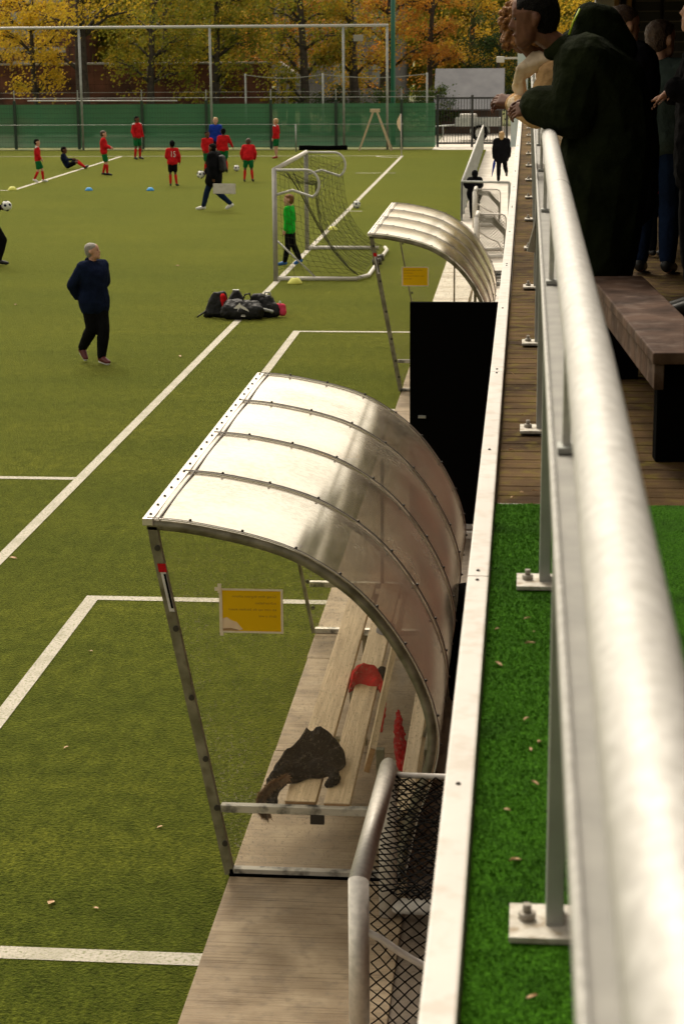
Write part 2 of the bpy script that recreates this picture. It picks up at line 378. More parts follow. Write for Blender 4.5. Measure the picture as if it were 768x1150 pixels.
# ------------------------------------------------------------------ far fence, ball stop, wall
def far_fence():
    t = thing('windbreak_fence', (-5, 81.1, 0), 'long dark green wire fence covered with green windbreak cloth behind the goal line', 'fence')
    b = MB()
    n = 60; x0, x1 = -39, 1.2
    for i in range(n):
        a = x0+(x1-x0)*i/n; c = x0+(x1-x0)*(i+1)/n
        f = lambda x: .012*math.sin(x*2.1)+.01*math.sin(x*5.3)
        b.face([(a, .08+f(a), .06), (c, .08+f(c), .06), (c, .08-f(c), 1.86), (a, .08-f(a), 1.86)])
    b.build('windbreak_cloth', M['greenfence'], t)
    b = MB(); z = .1
    while z < 2.0: b.box(x0, x1, -.006, .002, z-.004, z+.004); z += .2
    x = x0
    while x < x1: b.box(x-.0025, x+.0025, -.009, -.004, .05, 1.95); x += .12
    b.build('wire_mesh', M['darkgreen'], t)
    for px in (-35.3, -32.6, -29.8, -27, -24.3, -21.6):
        pass
    for k in range(15):
        x = -.2 - 2.73*k
        b = MB(); b.box(x-.055, x+.055, -.06, .02, 0, 2.02); b.build('post', M['darkgreen'], t)
        b = MB(); b.box(x-.02, x+.02, -.03, .01, 2.02, 2.45); b.build('post_extension', M['galv_dull'], t)
    b = MB(); b.tube([(x0, -.01, 2.12), (x1, -.01, 2.12)], .012, 5); b.tube([(x0, -.01, 2.35), (x1, -.01, 2.35)], .008, 4); b.build('top_wire', M['galv_dull'], t)
    b = MB(); b.tube([(-16, -.03, 2.02), (-9.6, -.03, 2.0)], .025, 6); b.build('top_bar', M['galv'], t)
far_fence()
def ball_stop():
    t = thing('ball_stop_frame', (0, 80.5, 0), 'tall grey steel ball stop frame with a crossbar standing before the green fence', 'goal net frame')
    for x in (-35.0, -29.2, -23.6, -18.55, -13.07, -7.55, -5.75):
        b = MB(); b.tube([(x, 0, 0), (x, 0, 4.98)], .05, 10); b.build('post', M['galv_dull'], t, True)
    b = MB(); b.tube([(-36, 0, 5.0), (-5.7, 0, 5.0)], .055, 10); b.build('crossbar', M['galv'], t, True)
    b = MB()
    x = -36
    while x < -5.8: b.tube([(x, .09, 2.0), (x, .09, 4.95)], .0035, 3, False); x += .5
    z = 2.2
    while z < 4.9: b.tube([(-36, .09, z), (-5.8, .09, z)], .0035, 3, False); z += .5
    b.build('net', M['netdark'], t)
ball_stop()
def notice_board():
    t = thing('hanging_board', (-6.92, 80.35, 4.5), 'small cream rectangular board hanging high on the ball stop frame', 'sign')
    b = MB(); b.box(-.2, .2, -.015, .015, -.12, .13, .004); b.build('panel', M['pale'], t)
    b = MB(); b.tube([(-.15, 0, .13), (-.15, .05, .5)], .008, 4); b.tube([(.15, 0, .13), (.15, .05, .5)], .008, 4); b.build('hanger', M['netdark'], t)
notice_board()
def low_fence():
    # small rail with posts, the dark roll, verge
    tag(sheetlike := MB().build('placeholder', None)) if False else None
    b = MB()
    pts = [(-9.4+i*.25, 80.2+.03*math.sin(i*2.), .09+.01*math.sin(i)) for i in range(9)]
    b.tube(pts, .10, 10)
    o = b.build('rolled_tarpaulin', M['black'], smooth=True); tag(o, 'long black rolled tarpaulin lying at the foot of the green fence', 'roll')
low_fence()
def handrail_far(x0, x1, name, label):
    t = thing(name, (0, 79.2, 0), label, 'railing')
    x = x0; ps = []
    while x <= x1+.01:
        b = MB(); b.tube([(x, 0, 0), (x, 0, 1.1)], .03, 6); b.build('post', M['galv_dull'], t, True); x += 6.4
    b = MB(); b.tube([(x0, 0, 1.1), (x1, 0, 1.1)], .009, 6); b.build('rail', M['galv_dull'], t, True)
handrail_far(-35, -5, 'spectator_railing', 'thin grey spectator railing just in front of the green fence')

def brick_wall():
    t = thing('brick_wall', (0, 96, 0), 'long dark red brick wall beyond the green fence under the trees', 'wall')
    b = MB(); b.box(-60, -12.6, 0, .4, 0, 3.25); b.build('wall', M['brick'], t)
    b = MB(); b.box(-60, -12.6, -.04, .44, 3.25, 3.34); b.build('coping', M['pale'], t)
brick_wall()
def apartment():
    t = thing('brick_apartment_block', (-38, 122, 0), 'red brick apartment block with pale windows behind the trees at left', 'building')
    b = MB(); b.box(-22, 9, 0, 12, 0, 16); b.build('wall', M['brick'], t)
    for i in range(9):
        for j in range(4):
            x = -20+i*3.2; z = 1.5+j*3
            b = MB(); b.box(x, x+1.9, -.06, .06, z, z+1.6); w = b.build('window', M['pale'], t)
            b = MB(); b.box(x+.1, x+.9, -.09, -.062, z+.1, z+1.5); b.box(x+1.0, x+1.8, -.09, -.062, z+.1, z+1.5); b.build('pane', M['pane'], w)
    for j in range(4):
        b = MB(); b.box(-22, 9, -.12, 0, 3.6+j*3, 3.95+j*3); b.build('concrete_band', M['pale'], t)
apartment()
def greyhouse():
    t = thing('grey_house', (-11, 124, 0), 'grey house with small windows glimpsed between the orange trees', 'house')
    b = MB(); b.box(-5, 3, 0, 9, 0, 7); b.build('wall', M['greyhouse'], t)
    b = MB(); b.prism([(-5.4, 7), (3.4, 7), (-1, 10.5)], 'y', -.4, 9.4); b.build('roof', M['roofgrey'], t)
    for x in (-3.9, -1.3, 1.2):
        for z in (1.4, 4.2):
            b = MB(); b.box(x, x+1.1, -.08, .05, z, z+1.5); w = b.build('window', M['pale'], t)
            b = MB(); b.box(x+.08, x+.5, -.11, -.082, z+.08, z+1.42); b.box(x+.6, x+1.02, -.11, -.082, z+.08, z+1.42); b.build('pane', M['pane'], w)
greyhouse()
def small_shelter():
    t = thing('white_gable_shelter', (-12.3, 97, 0), 'small white gabled shelter on a post beyond the fence', 'shelter')
    b = MB(); b.tube([(0, 0, 0), (0, 0, 2.7)], .07, 8); b.build('post', M['galv_dull'], t, True)
    b = MB(); b.prism([(-.9, 2.75), (.9, 2.75), (0, 3.35)], 'y', -.5, .7); b.build('roof', M['white'], t)
small_shelter()
for x, lab in ((-12.6, 'left'), (-9.15, 'middle')):
    pass
def wire_posts():
    t = thing('old_wire_fence', (0, 90, 0), 'pale posts carrying a sagging white wire behind the green fence', 'fence')
    xs = (-13.0, -9.4, -4.6)
    for x in xs:
        b = MB(); b.tube([(x, 0, 0), (x, 0, 2.9)], .045, 6); b.build('post', M['galv_dull'], t, True)
    b = MB()
    for a, c in zip(xs, xs[1:]):
        b.tube([(a+(c-a)*i/10, 0, 2.85-.16*math.sin(math.pi*i/10)) for i in range(11)], .022, 4)
    b.build('wire', M['pale'], t)
wire_posts()
def green_pole():
    o = MB(); o.tube([(-5.75, 84, 0), (-5.75, 84, 9)], [.11, .09], 10)
    tag(o.build('green_lamp_pole', M['greenpole'], smooth=True), 'tall thin green pole rising beside the end of the ball stop frame', 'pole')
green_pole()
def a_frame():
    t = thing('wooden_trestle', (-6.2, 79.8, 0), 'wooden A shaped trestle standing before the green fence', 'trestle')
    for s in (-1, 1):
        b = MB(); b.tube([(s*.66, 0, 0), (s*.06, 0, 1.62)], .055, 4); b.build('leg', M['wood'], t)
    b = MB(); b.tube([(s*.66, .55, 0) for s in (1,)] + [(.06, .1, 1.6)], .045, 4); b.build('leg', M['wood'], t)
    b = MB(); b.box(-.2, .2, -.05, .05, 1.55, 1.68); b.build('ridge_block', M['wood'], t)
a_frame()
def corner_flag():
    t = thing('corner_flag', (-4.9, 76.4, 0), 'pale corner flag on a white pole where the two pitch lines meet', 'corner flag')
    b = MB(); b.tube([(0, 0, 0), (-.03, 0, 1.62)], .02, 6); b.build('pole', M['white'], t, True)
    b = MB()
    for i in range(4):
        z0 = 1.6-.16*i; z1 = z0-.16; w0 = [.02, .10, .15, .11, .02][i]; w1 = [.02, .10, .15, .11, .02][i+1]
        b.face([(-.04, .0, z0), (-.04, .0, z1), (-.04-w1, .05*math.sin(i+1), z1), (-.04-w0, .05*math.sin(i), z0)])
    o = b.build('flag', M['tan'], t); o.data.materials[0] = M['yellow_faded']
    m = o.modifiers.new('s', 'SOLIDIFY'); m.thickness = .008
corner_flag()

def gate():
    t = thing('metal_gate', (-3.75, 82.2, 0), 'grey barred metal double gate in front of the shed yard', 'gate')
    for x in (0, 2.9, 1.45):
        b = MB(); b.box(x-.05, x+.05, -.05, .05, 0, 2.15); b.build('post', M['blackmetal'], t)
    for a, c in ((.05, 1.4), (1.5, 2.85)):
        b = MB(); b.box(a, c, -.03, .03, .12, .2); b.box(a, c, -.03, .03, 1.98, 2.06)
        x = a+.1
        while x < c-.03: b.box(x-.012, x+.012, -.012, .012, .2, 1.98); x += .12
        b.build('barred_leaf', M['blackmetal'], t)
gate()
def yard_shed():
    t = thing('yard_shed', (-2.8, 92, 0), 'low brown shed with a grey sheet roof behind the barred gate', 'shed')
    b = MB(); b.box(-1.5, 1.6, 1.0, 3.3, 0, 1.75); b.build('wall', M['brown'], t)
    b = MB(); b.prism([(-.1, 1.18), (.0, 1.12), (2.1, 2.9), (4.1, 1.3), (4.1, 1.4), (2.1, 3.0)], 'x', -1.6, 1.7); b.build('roof', M['roofgrey'], t)
    for x in (-1.5, 1.55):
        b = MB(); b.box(x-.05, x+.05, .05, .15, 0, 1.2); b.build('post', M['blackmetal'], t)
yard_shed()
def trailer():
    t = thing('utility_trailer', (-2.2, 87.5, 0), 'grey two wheeled utility trailer parked behind the gate', 'trailer')
    b = MB(); b.box(-1.0, 1.0, -.55, .55, .62, .72); b.box(-1.0, 1.0, -.55, -.52, .72, .98); b.box(-1.0, 1.0, .52, .55, .72, .98); b.box(.97, 1.0, -.52, .52, .72, .98); b.build('bed', M['galv_dull'], t)
    b = MB(); b.tube([(-1.0, -.3, .66), (-1.9, 0, .6)], .03, 6); b.tube([(-1.0, .3, .66), (-1.9, 0, .6)], .03, 6); b.tube([(-1.55, 0, .6), (-1.55, 0, 0)], .025, 6); b.build('drawbar', M['galv_dull'], t)
    for s in (-1, 1):
        b = MB(); b.tube([(.1+.30*math.cos(a), s*.62, .32+.30*math.sin(a)) for a in [i*math.pi/9 for i in range(18)]], .06, 8, closed=True)
        w = b.build('wheel', M['black'], t, True)
        b = MB(); b.tube([(.1, s*.62-.03, .32), (.1, s*.62+.03, .32)], .2, 12); b.build('rim', M['galv'], w)
        b = MB(); b.tube([(.1+.42*math.cos(a), s*.62, .34+.42*math.sin(a)) for a in [i*math.pi/10 for i in range(11)]], .025, 4); b.build('mudguard', M['galv_dull'], t)
    b = MB(); b.box(-.8, -.05, -.3, .3, .725, 1.15, .04)
    o = b.build('white_crate', M['white']); o.location = (-2.2, 87.5, 0); tag(o, 'pale plastic crate sitting on the trailer behind the gate', 'crate')
trailer()
def mast():
    t = thing('light_mast', (-.3, 60, 0), 'pale blue grey square steel mast with boxes beside the path', 'mast')
    b = MB(); b.box(-.02, .30, -.15, .15, 0, 9, .01); b.build('pole', M['mastblue'], t)
    b = MB(); b.box(-.2, -.02, -.14, .1, 1.3, 2.2, .01); b.build('cabinet', M['mastblue'], t)
    b = MB(); b.box(-.45, -.02, -.05, .05, 3.92, 3.98); b.build('bracket', M['white'], t)
    b = MB(); b.box(-.66, -.42, -.1, .1, 3.82, 4.0, .02); b.build('camera_housing', M['white'], t)
mast()

# ------------------------------------------------------------------ ramp railing in the corridor
def path_rail():
    t = thing('path_railing', (0, 0, 0), 'grey barred railing between the pitch and the pale path', 'railing')
    A = Vector((-1.64, 49.75, .02)); B = Vector((-1.78, 79.5, .02)); h = 1.0
    n = 15
    for i in range(n+1):
        p = A.lerp(B, i/n); b = MB(); b.box(p.x-.03, p.x+.03, p.y-.03, p.y+.03, .02, h); b.build('post', M['galv_dull'], t)
    b = MB(); b.tube([A+Vector((0, 0, h)), B+Vector((0, 0, h))], .03, 8); b.build('top_rail', M['galv'], t, True)
    b = MB(); b.tube([A+Vector((0, 0, .1)), B+Vector((0, 0, .1))], .018, 6)
    k = int((B-A).length/.11)
    for i in range(k):
        p = A.lerp(B, i/k); b.box(p.x-.012, p.x+.012, p.y-.03, p.y+.03, .1, h)
    o = b.build('balusters', M['galv_dull'], t)
    b = MB(); b.tube([A+Vector((0, 0, h)), (-.42, 49.75, h)], .03, 8); b.build('cross_rail', M['galv_dull'], t, True)
    b = MB(); b.box(-.46, -.40, 49.72, 49.78, .02, h); b.build('post', M['galv_dull'], t)
path_rail()

# ------------------------------------------------------------------ nets
def net(name, P, nu, nv, r, m, parent, diamond=False, wob=0, steps=14):
    b = MB()
    def pt(u, v):
        p = Vector(P(u, v))
        if wob:
            p += Vector(mnoise.noise_vector(p*7))*wob
        return p
    def strand(f):
        pts = []
        for i in range(steps+1):
            q = f(i/steps)
            if q is not None: pts.append(pt(*q))
        if len(pts) > 1: b.tube(pts, r, 3, False)
    if diamond:
        # rows of diamonds
        tot = nu+nv
        for k in range(tot+1):
            for s in (1, -1):
                c = k/nu
                u0, u1 = max(0, c-nv/nu), min(1, c)
                if u1-u0 < 1e-3: continue
                def f(t, u0=u0, u1=u1, c=c, s=s):
                    u = u0+(u1-u0)*t; v = (c-u)*nu/nv
                    return (u if s == 1 else 1-u, v)
                strand(f)
    else:
        for i in range(nu+1): strand(lambda t, i=i: (i/nu, t))
        for j in range(nv+1): strand(lambda t, j=j: (t, j/nv))
    return b.build(name, m, parent)
def lerp(a, b, t): return a+(b-a)*t
def bez(ps, t):
    ps = [Vector(p) for p in ps]
    while len(ps) > 1: ps = [ps[i].lerp(ps[i+1], t) for i in range(len(ps)-1)]
    return ps[0]

def youth_goal():
    t = thing('football_goal', (-4.9, 37.6, 0), 'large white aluminium football goal with a sagging net on the touchline', 'football goal')
    Lg = 5.55; H = 2.17
    fr = [(0, 0, 0), (0, 0, H), (0, Lg, H), (0, Lg, 0)]
    b = MB(); b.tube(fr, .048, 16, only=1); b.build('crossbar', M['alu'], t)
    for k, y in ((0, 0), (2, Lg)):
        b = MB(); b.tube(fr, .048, 16, only=k); b.build('post', M['goalshade'], t)
        b = MB()
        pts = [(0, y, H)] + [(.62+.26*math.sin(a), y, H-.28+.28*math.cos(a)) for a in [R(i*15) for i in range(0, 11)]] + [(.35, y, 1.78), (0, y, 1.68)]
        b.tube(pts, .026, 8); b.build('net_bracket', M['galv'], t, True)
        b = MB(); b.tube([(0, y, .05), (1.62, y, .05), ], .04, 10); b.build('base_bar', M['alu'], t, True)
    b = MB(); b.tube([(1.62, 0, .06), (1.80, .5, .06), (1.84, Lg-.5, .06), (1.76, Lg, .06)], .04, 10); b.build('back_bar', M['alu'], t, True)
    b = MB(); b.tube([(.03, 0, .8), (.78, .03, .08)], .018, 6); b.build('brace', M['galv'], t, True)
    for yy in (2.3, 3.0):
        b = MB(); b.tube([(1.74+.0, yy, .10), (1.92, yy, .13)], .075, 12); b.build('transport_wheel', M['screw'], t, True)
    def back(u, v):
        y = lerp(.0, Lg, u)
        s = math.sin(math.pi*u)
        p = bez([(.84-.25*s, y, 1.95-.22*s), (.80-.2*s, y, 1.1), (1.0, y, .35), (1.70, y, .10)], v)
        return p
    net('net_back', back, 38, 16, .003, M['netolive'], t, wob=.05)
    def top(u, v):
        y = lerp(0, Lg, u); s = math.sin(math.pi*u)
        return (lerp(0, .84-.25*s, v), y, lerp(H, 1.95-.22*s, v) - .12*math.sin(math.pi*v))
    net('net_top', top, 38, 6, .003, M['netolive'], t, wob=.04)
    for y in (0, Lg):
        def side(u, v, y=y):
            c = bez([(.84, y, 1.95), (.80, y, 1.1), (1.0, y, .35), (1.70, y, .10)], v)
            return (lerp(.02, c.x, u), y, lerp(lerp(H, .1, v), c.z, u))
        net('net_side', side, 9, 15, .003, M['netolive'], t, wob=.03)
    # bunched edge cord
    b = MB(); b.tube([bez([(.25, 0, 2.1), (.55, .2, 1.8), (.9, .3, .55), (1.62, .1, .12)], i/16) for i in range(17)], .014, 5); b.build('net_cord', M['netolive'], t)
    b = MB(); b.tube([bez([(.30, .6, 2.1), (.62, 1.6, 1.0), (.9, 1.8, .5), (1.3, 1.5, .12)], i/16) for i in range(17)], .010, 5); b.build('net_cord', M['netolive'], t)
youth_goal()

def mini_goal(loc, label, w=1.4, netm=None, vox=(20, 14), first=True):
    t = thing('mini_goal', loc, label, 'mini goal', 'small training goals stored along the path')
    H = .86; D = .62
    fr = [(0, 0, 0), (0, 0, H), (0, w, H), (0, w, 0)]
    b = MB(); b.tube(fr, .05, 20, only=1); b.build('crossbar', M['alu'], t)
    for k, y in ((0, 0), (2, w)):
        b = MB(); b.tube(fr, .05, 20, only=k); b.build('post', M['alu'], t)
        b = MB(); b.tube([(0, y, .055), (D, y, .055)], .045, 10); b.build('base_bar', M['alu'], t, True)
        if y == 0:
            b = MB(); b.tube([(.04, y, .60), (.10, y, .57), (.2, y, .50), (.34, y, .42), (.46, y, .38), (D, y, .10)], .018, 8); b.build('side_bracket', M['white'], t, True); continue
        b = MB(); b.tube([(.04, y, H-.03)] + [(D-.12+.12*math.sin(a), y, H-.15+.12*math.cos(a)) for a in [R(i*15) for i in range(7)]] + [(D, y, .08)], .016, 8); b.build('side_bracket', M['white'], t, True)
    b = MB(); b.tube([(D, 0, .055), (D, w, .055)], .04, 10); b.build('back_bar', M['alu'], t, True)
    nm = netm or M['netdark']
    net('net', lambda u, v: (lambda y: Vector((lerp(.05, D-.02, min(1, v*1.6)), y, lerp(H-.03, .08, max(0, (v*1.5-.5))) - .05*math.sin(math.pi*min(1, v*1.6)))))(lerp(0, w, u)), vox[0], vox[1], .0042, nm, t, True, .02)
    for y in (0.02, w-.02):
        net('side_net', lambda u, v, y=y: (lerp(.05, D-.02, u), y, lerp(H-.03, .1, v)), 8, 11, .0042, nm, t, True, .015)
    return t
g1 = mini_goal((-.738, 8.33, .035), 'nearest small aluminium training goal with black diamond net beside the near dugout', 1.42)
g1.rotation_euler.z = -.027
g2 = mini_goal((-1.27, 48.0, .025), 'small training goal beside the child at the far end of the railing', 1.4, M['netpale'])
g3 = mini_goal((-1.05, 41.2, .025), 'small training goal just beyond the far dugout roof', 1.4, M['netpale'])
def goal_stack():
    t = thing('folded_goal_frame', (-.98, 36.6, .025), 'folded goal frame lying flat on the path beyond the far dugout', 'goal frame')
    b = MB(); b.tube([(0, 0, .06), (.55, 0, .06), (.55, 1.5, .06), (0, 1.5, .06)], .04, 8, closed=True); b.build('frame', M['galv_dull'], t, True)
    b = MB(); b.tube([(0, .3, .15), (.55, .3, .15)], .03, 8); b.tube([(0, 1.2, .15), (.55, 1.2, .15)], .03, 8); b.build('cross_bars', M['galv_dull'], t, True)
    net('net', lambda u, v: (lerp(0, .55, u), lerp(0, 1.5, v), .1), 8, 20, .004, M['netdark'], t, wob=.05)
goal_stack()

# ------------------------------------------------------------------ dugouts
PROF = [(-2.075, 2.12), (-1.90, 2.108), (-1.702, 2.076), (-1.47, 2.025), (-1.254, 1.953), (-1.07, 1.85), (-.907, 1.728), (-.77, 1.58), (-.658, 1.42), (-.57, 1.26), (-.507, 1.108), (-.47, .96), (-.462, .84), (-.478, .72), (-.51, .6), (-.577, .409), (-.617, .204), (-.65, .05)]
def spl(n):
    out = []
    for i in range(len(PROF)-1):
        p0 = PROF[max(i-1, 0)]; p1 = PROF[i]; p2 = PROF[i+1]; p3 = PROF[min(i+2, len(PROF)-1)]
        for k in range(n):
            t = k/n
            out.append(tuple(.5*((2*p1[a])+(-p0[a]+p2[a])*t+(2*p0[a]-5*p1[a]+4*p2[a]-p3[a])*t*t+(-p0[a]+3*p1[a]-3*p2[a]+p3[a])*t**3) for a in (0, 1)))
    out.append(PROF[-1]); return out
SP = spl(3)
def offs(d):
    out = []
    for i, (x, z) in enumerate(SP):
        a = SP[max(i-1, 0)]; c = SP[min(i+1, len(SP)-1)]
        tx, tz = c[0]-a[0], c[1]-a[1]; l = math.hypot(tx, tz); out.append((x - tz/l*d*-1*-1, z + tx/l*d))
    return out
def ribbon(b, d0, d1, y0, y1, i0=0, i1=None):
    A = offs(d0)[i0:i1]; B = offs(d1)[i0:i1]
    n = len(A)
    V = [[b.bm.verts.new((p[0], y, p[1])) for p in L_] for L_ in (A, B) for y in (y0, y1)]   # A0 A1 B0 B1
    for i in range(n-1):
        for P_, Q_ in ((0, 1), (1, 3), (3, 2), (2, 0)):
            f = b.bm.faces.new([V[P_][i], V[P_][i+1], V[Q_][i+1], V[Q_][i]]); f.smooth = True
    b.bm.faces.new([V[0][0], V[1][0], V[3][0], V[2][0]]); b.bm.faces.new([V[0][-1], V[2][-1], V[3][-1], V[1][-1]])
def dugout(y0, label, damaged=True):
    t = thing('dugout', (0, y0, .03), label, 'dugout', 'team dugouts along the touchline')
    L4 = 4.68; seams = [0, 1.19, 2.36, 3.52, L4]
    for a, c in zip(seams, seams[1:]):
        b = MB(); A = offs(.012)
        y = [a+.004, c-.004]
        # slight bulge of the sheet between ribs
        ny = 6; grid = []
        for j in range(ny+1):
            v = j/ny; bul = .010*math.sin(math.pi*v)
            Q = offs(.012+bul); grid.append([b.bm.verts.new((p[0], lerp(y[0], y[1], v), p[1])) for p in Q])
        for j in range(ny):
            for i in range(len(A)-1):
                f = b.bm.faces.new([grid[j][i], grid[j][i+1], grid[j+1][i+1], grid[j+1][i]]); f.smooth = True
        b.build('roof_sheet', M['shell'], t)
    for k, s in enumerate(seams):
        b = MB(); w = .012; ribbon(b, .016, .024, s-w if k else s-.004, s+w if k < 4 else s+.004)
        seam = b.build('seam_strip', M['strip'], t)
        b = MB(); w = .009; ribbon(b, .0245, .027, s-w if k else s+.004, s+w if k < 4 else s-.004); b.build('rubber_seal', M['seam'], seam)
        # screws along the seam
        b = MB(); O = offs(.030)
        for i in range(4, len(O)-1, 4):
            b.ball((O[i][0], s+(.012 if k == 0 else -.012 if k == 4 else 0), O[i][1]), .009, 8)
        b.build('screws', M['screw'], seam)
    # front edge profile
    b = MB(); b.box(-2.10, -2.04, -.01, L4+.01, 2.10, 2.142, .004); fe = b.build('front_edge_strip', M['strip'], t)
    b = MB()
    b.box(-2.012, -2.004, 0, L4, 2.136, 2.143)
    b.build('edge_gap', M['seam'], fe)
    b = MB()
    for i in range(22): b.ball((-2.068, .08+i*(L4-.16)/21, 2.145), .009, 8)
    b.build('screws', M['screw'], fe)
    # end frames
    for ye, s in ((0, 1), (L4, -1)):
        b = MB(); ribbon(b, -.045, .004, ye if s == 1 else ye-.045, ye+.045 if s == 1 else ye); b.build('end_arch', M['frame'], t)
        b = MB(); ya, yb = (ye, ye+.05) if s == 1 else (ye-.05, ye)
        kk = 0 if s == 1 else .032
        b.prism([(-2.075, 2.09), (-2.02-kk, 2.09), (-2.005-kk, 1.98), (-1.63-kk, .0), (-1.685, .0), (-2.06, 1.98)], 'y', ya, yb)
        post = b.build('front_post', M['frame'], t)
        for z in (1.97, 1.5, 1.09, .72, .42, .2):
            x = lerp(-2.055, -1.67, (2.0-z)/2.0)+.03
            b = MB(); b.tube([(x, ya-.012 if s == 1 else yb+.012, z), (x, ya if s == 1 else yb, z)], .017, 10)
            b.build('bolt', M['screw'], post)
        if ye == 0:
            b = MB(); f_ = lambda z: lerp(-2.055, -1.67, (2.0-z)/2.0)
            b.face([(f_(1.85)+.015, -.003, 1.85), (f_(1.85)+.045, -.003, 1.85), (f_(1.60)+.045, -.003, 1.60), (f_(1.60)+.015, -.003, 1.60)]); lb = b.build('sticker', M['whitecloth'], post)
            b = MB(); b.face([(f_(1.87)+.006, -.005, 1.88), (f_(1.87)+.052, -.005, 1.88), (f_(1.83)+.052, -.005, 1.83), (f_(1.83)+.006, -.005, 1.83)]); b.build('red_patch', M['red'], lb)
            b = MB(); b.face([(f_(1.82)+.03, -.006, 1.82), (f_(1.82)+.043, -.006, 1.82), (f_(1.62)+.043, -.006, 1.62), (f_(1.62)+.03, -.006, 1.62)]); b.build('black_bar', M['black'], lb)
        b = MB(); b.box(-1.70, -.66, ya, yb, .39, .435, .004); b.build('seat_rail', M['framelight'], t)
        b = MB(); b.box(-1.66, -.66, ya, yb, 0.0, .04, .003); b.build('base_rail', M['framelight'], t)
        b = MB(); b.box(-1.66, -.66, ya+s*-.004 if s == 1 else yb, ya if s == 1 else yb+.004, -.04, .012); b.build('rubber_skirt', M['black'], t)
        b = MB(); b.box(-.80, -.755, ya, yb, .435, .80, .003); b.build('back_support', M['frame'], t)
        if s == 1:
            b = MB(); b.box(-1.18, -1.10, ya-.004, ya+.02, .335, .39); b.build('bracket', M['screw'], t)
        # clear end panel
        inn = [p for p in offs(-.02)]
        poly = [(-2.05, 2.08)] + [p for p in inn[1:] if p[1] < 2.1] + [(-1.655, .05)]
        b = MB(); yp = ye+.058 if s == 1 else ye-.058
        vs = [b.bm.verts.new((x, yp, z)) for x, z in poly]; b.bm.faces.new(vs)
        b.build('end_panel', M['clear'], t)
        b = MB(); b.box(-1.12, -1.095, ya+.0, yb, .435, 1.86); 
        if s == -1: b.build('upright', M['frame'], t)
    b = MB(); b.box(-.70, -.64, 0.05, L4-.05, .0, .045, .003); b.build('rear_base_rail', M['frame'], t)
    b = MB(); b.box(-.53, -.49, 0.05, L4-.05, .75, .79, .003); b.build('rear_rail', M['frame'], t)
    b = MB(); b.box(-2.07, -2.03, .05, L4-.05, 2.055, 2.095, .003); b.build('front_rail', M['frame'], t)
    for s in (1.19, 2.36, 3.52):
        b = MB(); ribbon(b, -.03, .004, s-.018, s+.018); b.build('rib', M['frame'], t)
    # bench
    for k in range(4):
        yy = 1.2+k*1.08
        b = MB(); b.box(-1.32, -.95, yy, yy+.05, .36, .40); b.box(-1.16, -1.11, yy, yy+.05, .0, .36); b.build('bench_bracket', M['frame'], t)
    for x0, x1, e in ((-1.335, -1.155, 0), (-1.108, -.955, .03)):
        b = MB(); b.box(x0, x1, .06-e*.5, L4-.1, .402 if x0 < -1.2 else .404, .45, .005); pl = b.build('seat_plank', M['wood'], t)
        b = MB(); b.box(x0+.005, x1-.005, .055-e*.5, .0595-e*.5, .407, .445); b.build('end_grain', M['woodend'], pl)
    b = MB(); b.prism([(-.875, .66), (-.84, .65), (-.80, .80), (-.835, .81)], 'y', .02, L4-.1); pl = b.build('back_plank', M['wood'], t)
    b = MB(); b.prism([(-.871, .665), (-.844, .655), (-.805, .795), (-.831, .805)], 'y', .012, .0195); b.build('end_grain', M['woodend'], pl)
    b = MB(); b.prism([(-.70, .36), (-.675, .35), (-.575, .43), (-.60, .45)], 'y', .07, L4-.1); b.build('lower_plank', M['wood'], t)
    return t
d1 = dugout(10.2, 'near curved dugout with coats on its bench, closest to the camera')
d2 = dugout(25.64, 'far curved dugout partly hidden behind the black panel shed')

